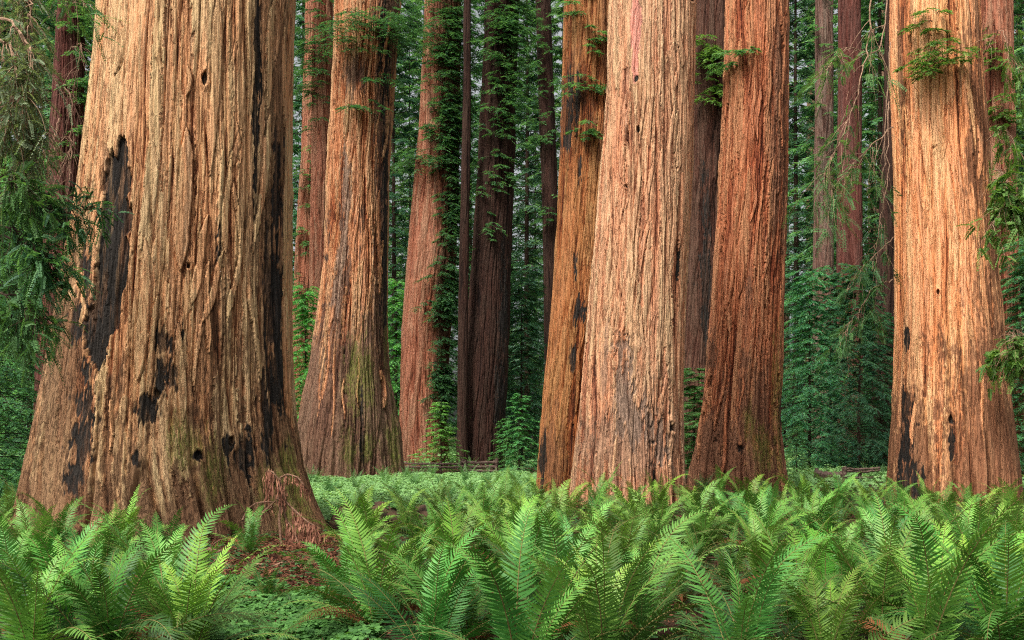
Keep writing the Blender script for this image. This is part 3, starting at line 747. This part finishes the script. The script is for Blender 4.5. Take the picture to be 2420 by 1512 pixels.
# ------------------------------------------------------------------ ferns
def frond_data(rng, length, e0, bend, npairs, wmax, seg=3, sway=.0, roll=0.):
    n = 26
    t = np.linspace(0, 1, n)
    e = np.radians(e0 - bend * (.55 * t ** 1.5 + .45 * t ** 5))
    dx = np.cos(e); dz = np.sin(e)
    ds = length / (n - 1)
    x = np.concatenate([[0], np.cumsum((dx[1:] + dx[:-1]) / 2)]) * ds
    z = np.concatenate([[0], np.cumsum((dz[1:] + dz[:-1]) / 2)]) * ds
    y = sway * length * t ** 2
    pts = np.stack([x, y, z], 1)
    lf, st = MB(), MB()
    st.tube(pts, .0055 * (1 - .8 * t), 4)
    tp = np.linspace(.10, .985, npairs)
    for sg in (-1, 1):
        tq = np.clip(tp + rng.randn(npairs) * .002, .05, .995)
        p = np.stack([np.interp(tq, t, pts[:, c]) for c in range(3)], 1)
        ee = np.interp(tq, t, e)
        T = np.stack([np.cos(ee), 2 * sway * tq, np.sin(ee)], 1); T /= np.linalg.norm(T, axis=1)[:, None]
        Nn = np.stack([-np.sin(ee), 0 * ee, np.cos(ee)], 1)
        Y = np.cross(Nn, T)
        cr, sr = math.cos(roll), math.sin(roll)
        Y, Nn = Y * cr + Nn * sr, Nn * cr - Y * sr
        wl = wmax * np.clip((tq - .06) / .16, .25, 1) ** .6 * np.clip(1 - np.clip((tq - .28) / .72, 0, 1) ** 1.7, .02, 1)
        wl *= 1 + rng.randn(npairs) * .06
        fw = np.radians(12 + 42 * tq ** 2 + rng.randn(npairs) * 3.5)
        D = Y * sg * np.cos(fw)[:, None] + T * np.sin(fw)[:, None] + Nn * (.10 + .12 * rng.randn(npairs))[:, None]
        D /= np.linalg.norm(D, axis=1)[:, None]
        W = np.cross(D, Nn); W /= np.linalg.norm(W, axis=1)[:, None]; W *= np.where((W * T).sum(1) < 0, -1, 1)[:, None]
        sp = length * .885 / npairs
        wd = np.minimum(sp * .66, .15 * wl + .0025)
        us = np.linspace(0, 1, seg + 2)[:-1]
        prof = np.interp(us, [0, .12, .5, .8, 1], [.75, 1.0, .86, .5, 0])
        rows = []
        for u, pr in zip(us, prof):
            c = p + D * (wl * u)[:, None] + T * (wl * .16 * u * u)[:, None] - Nn * (wl * .22 * u * u)[:, None]
            rows.append(c - W * (wd * pr * .5)[:, None]); rows.append(c + W * (wd * pr * .5)[:, None])
        tip = p + D * wl[:, None] + T * (wl * .20)[:, None] - Nn * (wl * .22)[:, None]
        V = np.stack(rows + [tip], 1)
        m = V.shape[1]
        b0 = np.arange(npairs)[:, None] * m
        q = np.concatenate([b0 + np.array([[2 * i, 2 * i + 1, 2 * i + 3, 2 * i + 2]]) for i in range(len(us) - 1)], 0)
        tr = b0 + np.array([[2 * len(us) - 2, 2 * len(us) - 1, m - 1]])
        tn = np.clip(.3 + .5 * tq + rng.randn(npairs) * .12, 0, 1)
        lf.add(V.reshape(-1, 3), q, tr, np.repeat(tn, m))
    return lf, st


def frond_mesh(name, seed, length, e0, bend, mat, **kw):
    rng = np.random.RandomState(seed)
    lf, st = frond_data(rng, length, e0, bend, **kw)
    v = np.concatenate(lf.v + st.v)
    q = np.concatenate(lf.q + [a + lf.n for a in st.q]); t = np.concatenate(lf.t)
    me = mesh_np(name, v, [q, t], M[mat], False, {'tint': np.concatenate(lf.tint + st.tint)})
    me.materials.append(M['stalk'] if mat != 'fern_dead' else M['litter'])
    mi = np.zeros(len(me.polygons), np.int32)
    nq = sum(len(a) for a in lf.q)
    mi[nq:len(q)] = 1
    me.polygons.foreach_set('material_index', mi)
    return me


rf = random.Random(3)
ERECT = [frond_mesh('frond', 500 + i, rf.uniform(1.08, 1.32), rf.uniform(70, 86), rf.uniform(45, 125), 'fern', npairs=46, wmax=rf.uniform(.125, .16), sway=rf.uniform(-.16, .16), roll=rf.uniform(-.5, .5)) for i in range(9)]
ARCH = [frond_mesh('frond', 520 + i, rf.uniform(1.0, 1.3), rf.uniform(40, 64), rf.uniform(55, 120), 'fern', npairs=46, wmax=rf.uniform(.12, .15), sway=rf.uniform(-.14, .14), roll=rf.uniform(-.4, .4)) for i in range(9)]
DEAD = [frond_mesh('dead_frond', 540 + i, rf.uniform(.7, .95), rf.uniform(30, 50), rf.uniform(80, 110), 'fern_dead', npairs=40, wmax=rf.uniform(.06, .08), sway=rf.uniform(-.15, .15), roll=rf.uniform(-.8, .8)) for i in range(3)]


def make_fern(x, y, sc, seed, label, group, col, nf=16, dead=2, lean=None):
    r = random.Random(seed)
    root = empty('sword_fern', (x, y, ground(x, y) - .02), label, 'fern', group)
    root.rotation_euler.z = r.uniform(0, 6.28)
    for i in range(nf):
        inner = i < nf * .48
        me = r.choice(ERECT if inner else ARCH)
        o = obj('frond', me, root, (r.uniform(-.05, .05), r.uniform(-.05, .05), 0))
        o.rotation_euler = (r.uniform(-.10, .10), r.uniform(-.18, .12) if inner else r.uniform(-.05, .3), i * 2.399 + r.uniform(-.4, .4))
        s = sc * r.uniform(.72, 1.12)
        o.scale = (s, s, s)
        g = r.uniform(.75, 1.25) if inner else r.uniform(.30, .75)      # outer fronds coloured darker and bluer, standing in for shade low in the clump
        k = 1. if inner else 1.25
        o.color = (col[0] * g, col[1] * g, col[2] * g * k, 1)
    for i in range(dead):
        o = obj('dead_frond', r.choice(DEAD), root, (0, 0, .05))
        o.rotation_euler = (0, r.uniform(.0, .4), r.uniform(0, 6.28))
        o.scale = (sc, sc, sc)
        o['label'] = 'withered brown frond'
    return root


def ground(x, y):
    h = .05 * math.sin(x * .9 + 1.3) * math.sin(y * .7) + .03 * math.sin(x * 2.3) * math.sin(y * 1.9 + .5)
    return h - .02


# rows of ferns: distance, columns, where the row is said to be
ROWS = [
    ('nearest row', 7.6, [(60, .1), (270, .1), (450, .5), (1010, .5), (1230, .1), (1440, 0), (1760, .3), (1960, .2), (2180, .0), (2380, .2)]),
    ('first full row', 8.9, [(150, .2), (370, .1), (900, .5), (1110, .2), (1320, .1), (1530, .3), (1860, .3), (2070, .2), (2290, .1), (2440, .3)]),
    ('second row', 10.2, [(20, .4), (200, .3), (400, .3), (830, .5), (1000, .6), (1220, .7), (1450, .6), (1960, .8), (2160, .6), (2360, .6)]),
    ('third row', 12.3, [(60, .2), (230, .5), (400, .4), (830, .6), (1060, .5), (1200, .7), (1350, .4), (1480, .7), (1800, .9), (1990, .5), (2120, .6), (2290, .4), (2440, .5)]),
    ('fourth row', 14.8, [(-20, .3), (120, .5), (300, .6), (860, .9), (1030, .7), (1150, .9), (1260, .6), (1390, .8), (1540, .5), (1660, 1.0), (1800, .6), (1930, .9), (2070, .6), (2200, .9), (2340, .6)]),
    ('fifth row', 18.3, [(-30, 1), (30, .2), (840, .8), (960, 1.2), (1060, 0), (1150, .4), (1240, -.2), (1320, .3), (1410, 0), (1490, .5), (1570, -.2), (1650, .4), (1730, 0), (1810, .4), (1890, -.2), (1970, .4), (2050, 0), (2140, .4), (2220, -.2), (2310, .3), (2400, 0)]),
    ('sixth row', 22.8, [(1030, 1), (1110, .4), (1190, 0), (1270, .6), (1340, 0), (1420, .5), (1490, -.2), (1560, .4), (1630, 0), (1700, .6), (1770, .1), (1840, .7), (1910, 0), (1980, .6), (2050, .1), (2120, .4), (2200, 0), (2290, .3), (2370, -.2), (2450, .4)]),
]
ZONES = [(560, 'before the broadest trunk'), (1150, 'before the clearing with the fence'), (1625, 'before the fused pair of redwoods'), (1985, 'before the ridged red redwood'), (9999, 'before the brightly lit redwood')]
NUM = ['leftmost', 'second from left', 'third from left', 'fourth from left', 'fifth from left', 'sixth from left', 'seventh from left', 'eighth from left']
rr = random.Random(21)
for rowname, d0, lst in ROWS:
    cnt = {}
    for px, dd in lst:
        zone = next(z for lim, z in ZONES if px < lim)
        i = cnt.get(zone, 0); cnt[zone] = i + 1
        d = d0 + dd + rr.uniform(-.25, .25)
        x = gx(px, d) + rr.uniform(-.08, .08)
        g = rr.uniform(.85, 1.2)
        yel = rr.uniform(.7, 1.3)
        col = (g * yel, g * (.9 + .1 * yel), g * rr.uniform(.8, 1.5))
        sc = rr.uniform(.88, 1.04) * (1.16 if d0 < 9.5 else .98 if d0 < 12 else 1.)
        if d0 > 14 and px > 1300: g *= .68
        elif d0 > 11: g *= .84
        far = d0 > 18
        make_fern(x, d, sc, int(px * 7 + d0 * 100), f'sword fern, {NUM[i]} in the {rowname} {zone}', 'sword ferns in front of the redwoods', col,
                  nf=rr.randint(14, 18) if far else rr.randint(18, 23), dead=rr.choice([1, 2, 3, 3]) if not far else rr.choice([0, 1]))
make_fern(gx(590, 15.2), 15.2, .78, 9, 'small sword fern standing alone in brown litter beside the dead branch', 'sword ferns in front of the redwoods', (1.0, 1.15, 1.2), nf=11, dead=2)

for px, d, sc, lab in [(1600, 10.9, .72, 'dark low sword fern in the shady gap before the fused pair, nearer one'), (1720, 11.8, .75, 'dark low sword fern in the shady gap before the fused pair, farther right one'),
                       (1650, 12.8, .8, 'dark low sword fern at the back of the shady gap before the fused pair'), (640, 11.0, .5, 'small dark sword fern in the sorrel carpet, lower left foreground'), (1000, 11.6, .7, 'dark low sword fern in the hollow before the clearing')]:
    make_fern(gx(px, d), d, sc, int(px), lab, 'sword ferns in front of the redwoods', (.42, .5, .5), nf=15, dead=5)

# far ferns: one mesh each
far_me = []
for i in range(4):
    rng = np.random.RandomState(600 + i)
    mb = MB()
    for j in range(13):
        lf, st = frond_data(rng, rng.uniform(.75, 1.05), rng.uniform(58, 84), rng.uniform(40, 90), 20, .11, seg=2, sway=rng.uniform(-.1, .1))
        a = j * 2.399 + rng.rand() * .5
        Rm = np.array([[math.cos(a), -math.sin(a), 0], [math.sin(a), math.cos(a), 0], [0, 0, 1]])
        mb.add(np.concatenate(lf.v) @ Rm.T, np.concatenate(lf.q), np.concatenate(lf.t), np.concatenate(lf.tint))
    far_me.append(mb.mesh('far_fern', M['fern_far']))
FAR = [(870, 25), (930, 27), (1000, 29), (1060, 27.5), (1110, 31), (1160, 29), (1215, 31), (1255, 33), (780, 30), (840, 33), (910, 37), (980, 35), (1040, 36), (1100, 38), (1150, 37),
       (1210, 39), (1000, 54), (975, 55.5), (1085, 54), (1110, 55.5), (905, 41), (960, 43), (1020, 44), (1600, 33), (1660, 31.5), (1890, 34), (1930, 42), (1960, 41), (2065, 39), (2080, 40.5), (2050, 43),
       (1980, 33), (2040, 31), (2100, 30), (1800, 33.2), (740, 37), (10, 23), (60, 24), (-30, 27), (40, 29)]
FZ = [(300, 'at the left edge behind the nearer ferns'), (980, 'in the clearing before the stout orange redwood'), (1300, 'in the clearing around the left rail fence'), (1890, 'around the foot of the ridged red redwood'), (9999, 'around the right rail fence')]
for i, (px, d) in enumerate(FAR):
    zone = next(z for lim, z in FZ if px < lim)
    x = gx(px, d)
    o = empty('small_fern', (x, d, ground(x, d)))
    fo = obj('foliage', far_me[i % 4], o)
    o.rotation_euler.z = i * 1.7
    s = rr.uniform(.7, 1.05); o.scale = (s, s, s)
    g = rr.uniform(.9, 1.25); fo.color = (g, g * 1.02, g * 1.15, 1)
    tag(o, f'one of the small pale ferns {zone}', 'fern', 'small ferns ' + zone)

# ------------------------------------------------------------------ ground, sorrel, litter
ys = np.concatenate([np.linspace(-30, 4, 8), np.linspace(5, 60, 200), np.linspace(62, 2500, 40)])
xs = np.concatenate([np.linspace(-2500, -42, 30), np.linspace(-40, 40, 240), np.linspace(42, 2500, 30)])
XX, YY = np.meshgrid(xs, ys)
ZG = .05 * np.sin(XX * .9 + 1.3) * np.sin(YY * .7) + .03 * np.sin(XX * 2.3) * np.sin(YY * 1.9 + .5) - .02
ZG = np.where((np.abs(XX) > 40) | (YY > 61), 0, ZG)
nr, nc = XX.shape
i = np.arange(nr - 1)[:, None] * nc; j = np.arange(nc - 1)[None]
q = np.stack([i + j, i + j + 1, i + nc + j + 1, i + nc + j], -1).reshape(-1, 4)
t = NT('forest_floor')
v = t.coords((1, 1, 1))
f1, f2, f3 = t.noise(v, 22, 6, .7), t.noise(v, 1.1, 3), t.noise(v, 90, 3, .6)
col = t.mix(f1, (.016, .008, .006), (.095, .042, .026))
col = t.mix(t.ramp(f2, [(.45, (0, 0, 0)), (.65, (1, 1, 1))]), col, t.mix(f3, (.02, .03, .010), (.07, .085, .03)))
b = t.n('ShaderNodeBump'); b.inputs['Strength'].default_value = 1; b.inputs['Distance'].default_value = .05
t.l(t.math('ADD', f1, t.math('MULTIPLY', f3, .5)), b.inputs['Height'])
gm = t.done(t.surf(col, .95, .1, b.outputs[0]))
tag(obj('ground', mesh_np('ground', np.stack([XX, YY, ZG], -1).reshape(-1, 3), q, gm, True)), kind='structure')


def gnd(x, y):
    return .05 * np.sin(x * .9 + 1.3) * np.sin(y * .7) + .03 * np.sin(x * 2.3) * np.sin(y * 1.9 + .5) - .02


def patch(name, label, n, pick, size, hgt, mat, seed, cat):
    """trefoil leaves standing at different heights"""
    rng = np.random.RandomState(seed)
    x, y = pick(rng, n)
    n = len(x)
    h = gnd(x, y) + hgt * (np.clip(1.25 - y / 62, .3, 1) if y.max() < 51 and y.min() > 20 else 1) * (.25 + .75 * rng.rand(n)) * (.7 + .5 * np.sin(x * 3.1 + np.sin(y * 2.3)) * np.sin(y * 2.7))
    P = np.stack([x, y, h], 1)
    a0 = rng.rand(n) * 6.28
    mb = MB()
    N0 = np.stack([rng.randn(n) * .35, rng.randn(n) * .35 - .15, np.ones(n)], 1)
    tn = np.clip(.45 + .25 * rng.randn(n), 0, 1)
    s = size * (.6 + .7 * rng.rand(n))
    for k in range(3):
        a = a0 + k * 2.094
        mb.leaves(P, np.stack([np.cos(a), np.sin(a), -.25 + .2 * rng.randn(n)], 1), N0, s, s * .85, tn, .62)
    return tag(obj(name, mb.mesh(name, M[mat])), label, cat, kind='stuff')


def wedge(x0, x1, d0, d1):
    def pick(rng, n):
        d = d0 + (d1 - d0) * rng.rand(n) ** .8
        px = x0 + (x1 - x0) * rng.rand(n)
        x = (px - CX) * d / F
        keep = np.sin(x * 1.7 + d * .6) + np.sin(x * .6 - d * 1.1) + rng.randn(n) * .8 > -1.0
        return x[keep], d[keep]
    return pick


patch('sorrel', 'dark green sorrel carpet in the lower left foreground between the ferns', 9000, wedge(430, 900, 8.8, 12.6), .055, .16, 'sorrel', 701, 'ground cover')
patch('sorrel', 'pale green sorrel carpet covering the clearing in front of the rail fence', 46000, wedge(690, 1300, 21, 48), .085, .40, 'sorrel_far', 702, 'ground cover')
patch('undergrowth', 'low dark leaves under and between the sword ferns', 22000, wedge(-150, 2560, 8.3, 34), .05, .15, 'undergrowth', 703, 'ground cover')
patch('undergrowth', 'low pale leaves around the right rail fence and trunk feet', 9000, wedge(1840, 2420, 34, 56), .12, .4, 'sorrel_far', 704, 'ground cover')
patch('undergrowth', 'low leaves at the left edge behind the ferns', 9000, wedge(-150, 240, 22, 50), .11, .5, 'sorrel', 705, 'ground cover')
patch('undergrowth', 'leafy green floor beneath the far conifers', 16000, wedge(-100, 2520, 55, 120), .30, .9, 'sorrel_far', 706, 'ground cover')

rng = np.random.RandomState(720)
mb = MB()
for n_, (x0, x1, d0, d1), L in [(16000, (-100, 2520, 8.2, 26), .07), (9000, (440, 800, 11.8, 18.5), .10)]:
    d = rng.uniform(d0, d1, n_); x = (rng.uniform(x0, x1, n_) - CX) * d / F
    a = rng.rand(n_) * 6.28
    P = np.stack([x, d, gnd(x, d) + .01 + .05 * rng.rand(n_)], 1)
    mb.leaves(P, np.stack([np.cos(a), np.sin(a), rng.randn(n_) * .35], 1), np.stack([rng.randn(n_) * .5, rng.randn(n_) * .5, np.ones(n_)], 1), L * (.5 + rng.rand(n_)), .012 + .012 * rng.rand(n_), rng.rand(n_))
tag(obj('litter', mb.mesh('litter', M['litter'])), 'reddish brown needle litter on the forest floor', 'litter', kind='stuff')

# ------------------------------------------------------------------ dead brown branch at the broad redwood's foot
def z3(zx, zy, d=16.95): return at(472.5 + .1563 * zx, 1086.8 + .1563 * zy, d)


root = empty('dead_branch', z3(1500, 1400), 'dead brown redwood branch with drooping needles propped against the broadest trunk', 'branch')
RB = np.array(root.location)
rng = np.random.RandomState(800)
w, f = MB(), MB()
stems = [([(1250, 1500), (1190, 900), (1240, 500), (1190, 290), (1100, 180), (1040, 160), (990, 200)], 90, 330), ([(1210, 480), (1300, 640), (1450, 780), (1620, 930), (1760, 1010), (1900, 1240)], 190, 330),
         ([(1190, 600), (1200, 270), (1320, 210), (1480, 260), (1560, 370), (1640, 470)], 60, 220), ([(640, 920), (660, 860), (740, 720), (850, 650), (1010, 630), (1190, 640)], 8, 100), ([(900, 900), (960, 780), (1090, 660), (1200, 560)], 8, 120),
         ([(1240, 620), (1300, 900), (1420, 1060), (1480, 1250)], 80, 300), ([(1100, 700), (1040, 760), (900, 790), (800, 800)], 20, 120), ([(1150, 240), (1080, 420), (1000, 580)], 50, 200), ([(1180, 300), (1260, 420), (1290, 600)], 70, 260),
         ([(1750, 1300), (1500, 1330), (1230, 1310), (900, 1450), (700, 1500)], 40, 80)]
for pts, num, hang in stems:
    k0 = rng.uniform(-.25, .15)
    P = np.array([z3(a, b, 16.95 + k0 + .12 * math.sin(i * 1.3)) for i, (a, b) in enumerate(pts)])
    s = np.linspace(0, len(P) - 1, 6 * len(P))
    q = np.stack([np.interp(s, np.arange(len(P)), P[:, c]) for c in range(3)], 1)
    for _ in range(3): q[1:-1] = (q[:-2] + 2 * q[1:-1] + q[2:]) / 4
    w.tube(q - RB, .019 * np.linspace(1, .4, len(q)), 5)
    m = int(num * .6)
    i = rng.randint(len(q) // 3, len(q), m)
    B = q[i] + rng.randn(m, 3) * .02
    hl = hang * .1563 * 17.35 / F * rng.uniform(.2, 1.0, m) ** 1.2
    for piece in range(3):
        D = np.stack([rng.randn(m) * .16, rng.randn(m) * .16 - .05, -np.ones(m)], 1)
        f.leaves(B - RB, D, np.stack([rng.randn(m), -np.ones(m) - rng.rand(m), rng.randn(m) * .3], 1), hl * .5, rng.uniform(.012, .034, m), rng.rand(m))
        B = B + D / np.linalg.norm(D, axis=1)[:, None] * (hl * .36)[:, None]
obj('stem', w.mesh('stem', M['twig']), root)
obj('needles', f.mesh('needles', M['needles_dead']), root)

# fallen twigs on the litter in front of the broad redwood
for i, (a, b, lab) in enumerate([((430, 1315, 15.8), (560, 1330, 15.3), 'thick rotten stick lying in the brown litter left of the lone fern'), ((600, 1352, 14.2), (760, 1348, 14.4), 'long thin stick lying across the brown litter below the dead branch'),
                                 ((470, 1345, 14.6), (560, 1352, 14.0), 'short crooked stick on the brown litter left of the long thin stick')]):
    p0, p1 = at(*a), at(*b)
    p0[2] = gnd(p0[0], p0[1]) + .06; p1[2] = gnd(p1[0], p1[1]) + .05
    q = p0 + (p1 - p0) * np.linspace(0, 1, 9)[:, None]
    q[1:-1] += np.random.RandomState(i).randn(7, 3) * .025
    w = MB(); w.tube(q - p0, (.05, .018, .022)[i] * np.linspace(1, .5, 9), 7)
    w.tube(np.array([q[4], q[4] + [.1, -.12, .10], q[4] + [.2, -.16, .16]]) - p0, [.012, .009, .004], 5)
    tag(obj('fallen_stick', w.mesh('fallen_stick', M['twig']), None, p0), lab, 'stick')

# rotten mossy log in the dark hollow before the clearing
q = np.array([at(800, 1235, 20.4), at(860, 1240, 20.2), at(930, 1246, 20.0), at(1010, 1240, 20.1)])
q[:, 2] = [.16, .2, .18, .14]
s = np.linspace(0, 3, 24)
qq = np.stack([np.interp(s, range(4), q[:, c]) for c in range(3)], 1)
qq[1:-1] += np.random.RandomState(2).randn(22, 3) * .02
w = MB(); w.tube(qq - q[0], .24 + .04 * np.sin(s * 5) + .02 * np.random.RandomState(3).randn(24), 14)
lg = obj('fallen_log', w.mesh('fallen_log', M['log'], True), None, q[0])
tag(lg, 'rotten dark log lying in the hollow right of the broadest trunk', 'log')
rng = np.random.RandomState(4)
m = 900
i = rng.randint(0, 24, m)
P = qq[i] + np.stack([rng.randn(m) * .12, rng.randn(m) * .10, .20 + .05 * rng.rand(m)], 1) - q[0]
f = MB(); a = rng.rand(m) * 6.28
f.leaves(P, np.stack([np.cos(a), np.sin(a), .2 * rng.randn(m)], 1), np.stack([rng.randn(m) * .4, rng.randn(m) * .4, np.ones(m)], 1), .06, .045, rng.rand(m), .6)
obj('moss', f.mesh('moss', M['sorrel']), lg)

# ------------------------------------------------------------------ split rail fences
def rail(name, a, b, r0, root, base, seed):
    rng = np.random.RandomState(seed)
    p0, p1 = np.array(a, float), np.array(b, float)
    n = 12
    q = p0 + (p1 - p0) * np.linspace(0, 1, n)[:, None]
    q[:, 2] -= .03 * np.sin(np.linspace(0, PI, n)); q += rng.randn(n, 3) * .008
    w = MB()
    w.tube(q - base, r0 * (1 + .12 * rng.randn(n)), 6)
    for e in (0, -1):   # end grain
        th = np.arange(6) * PI / 3
        k0 = 0 if e == 0 else (n - 1) * 6
        w.q.append(np.array([[k0, k0 + 1, k0 + 2, k0 + 3], [k0, k0 + 3, k0 + 4, k0 + 5]]))
    return obj(name, w.mesh(name, M['rail']), root)


def fence(label, sections, posts, d_note):
    base = np.array([posts[0][0], posts[0][1], 0.])
    root = empty('rail_fence', base, label, 'fence')
    k = 0
    for a, b, zs, r0 in sections:
        for z0_, z1_ in zs:
            k += 1
            rail('rail', (a[0], a[1], z0_), (b[0], b[1], z1_), r0, root, base, 900 + k + int(abs(a[0]) * 10))
    for x, y, h, r0 in posts:
        k += 1
        rail('post', (x, y, -.2), (x + .03, y, h), r0, root, base, 950 + k + int(abs(x) * 10))
    return root


P = lambda px, d: (gx(px, d), d)
zf = lambda py, d: EYE + (HZ - py) * d / F
D1 = 50.
fence('weathered split rail fence with three rails in front of the blackish redwood', [
    (P(940, 51), P(1094, D1), [(zf(1094, 51), zf(1095, D1)), (zf(1102, 51), zf(1103, D1))], .055),
    (P(1088, D1 - .15), P(1176, D1 - .4), [(zf(1092, D1), zf(1091, D1)), (zf(1101.5, D1), zf(1101, D1)), (zf(1110, D1), zf(1112.5, D1))], .07)],
    [(*P(1092, D1 - .07), .66, .08), (*P(1098, D1 - .3), .62, .07), (*P(1172, D1 - .55), .68, .085), (*P(1166, D1 - .25), .62, .06), (*P(1040, D1 + .4), .52, .05)], '')
D2 = 38.5
fence('weathered split rail fence with a wide dark board left of the brightly lit redwood', [
    (P(1922, D2 + .5), P(1996, D2), [(zf(1140, D2), zf(1141, D2))], .06), (P(1925, D2 + .6), P(1998, D2 + .12), [(zf(1122, D2), zf(1124, D2))], .17),
    (P(1990, D2), P(2078, D2 + .6), [(zf(1107, D2), zf(1107, D2)), (zf(1113, D2), zf(1112, D2)), (zf(1128, D2), zf(1128, D2))], .05)],
    [(*P(1993, D2 - .1), .62, .08), (*P(2030, D2 + .4), .55, .06), (*P(1927, D2 + .7), .55, .07)], '')

# ------------------------------------------------------------------ camera, light, sky
cam = bpy.data.cameras.new('camera')
cam.sensor_width = 36.0; cam.lens = 36.0 * F / 2419.0
cam.shift_y = (HZ - 756.0) / 2419.0
cam.clip_end = 5000
co = bpy.data.objects.new('camera', cam); COL.objects.link(co)
co.location = (0, 0, EYE); co.rotation_euler = (PI / 2, 0, 0)
C.camera = co

EL, AZ = math.radians(54), math.radians(216)           # compass azimuth of the sun: behind the camera, to the left
sv = Vector((math.sin(AZ) * math.cos(EL), math.cos(AZ) * math.cos(EL), math.sin(EL)))
sun = bpy.data.lights.new('sun', 'SUN'); sun.energy = 1.5; sun.angle = math.radians(11); sun.color = (1, .93, .82)
so = bpy.data.objects.new('sun', sun); COL.objects.link(so)
so.rotation_euler = sv.to_track_quat('Z', 'Y').to_euler(); so.location = sv * 60
W = bpy.data.worlds.new('World'); C.world = W; W.use_nodes = True
nt = W.node_tree
sky = nt.nodes.new('ShaderNodeTexSky'); sky.sky_type = 'NISHITA'; sky.sun_disc = False
sky.sun_elevation = EL; sky.sun_rotation = AZ; sky.air_density = .8; sky.dust_density = 7.0; sky.ozone_density = .3
bg = nt.nodes['Background']; bg.inputs['Strength'].default_value = .085
hs = nt.nodes.new('ShaderNodeHueSaturation'); hs.inputs['Saturation'].default_value = .2      # thin white overcast
nt.links.new(sky.outputs[0], hs.inputs['Color']); nt.links.new(hs.outputs[0], bg.inputs[0])
C.view_settings.view_transform = 'Standard'; C.view_settings.look = 'None'
C.view_settings.exposure = 1.43; C.view_settings.gamma = 1
C.cycles.use_denoising = False; C.cycles.filter_width = 1.15
C.cycles.max_bounces = 8; C.cycles.transparent_max_bounces = 4
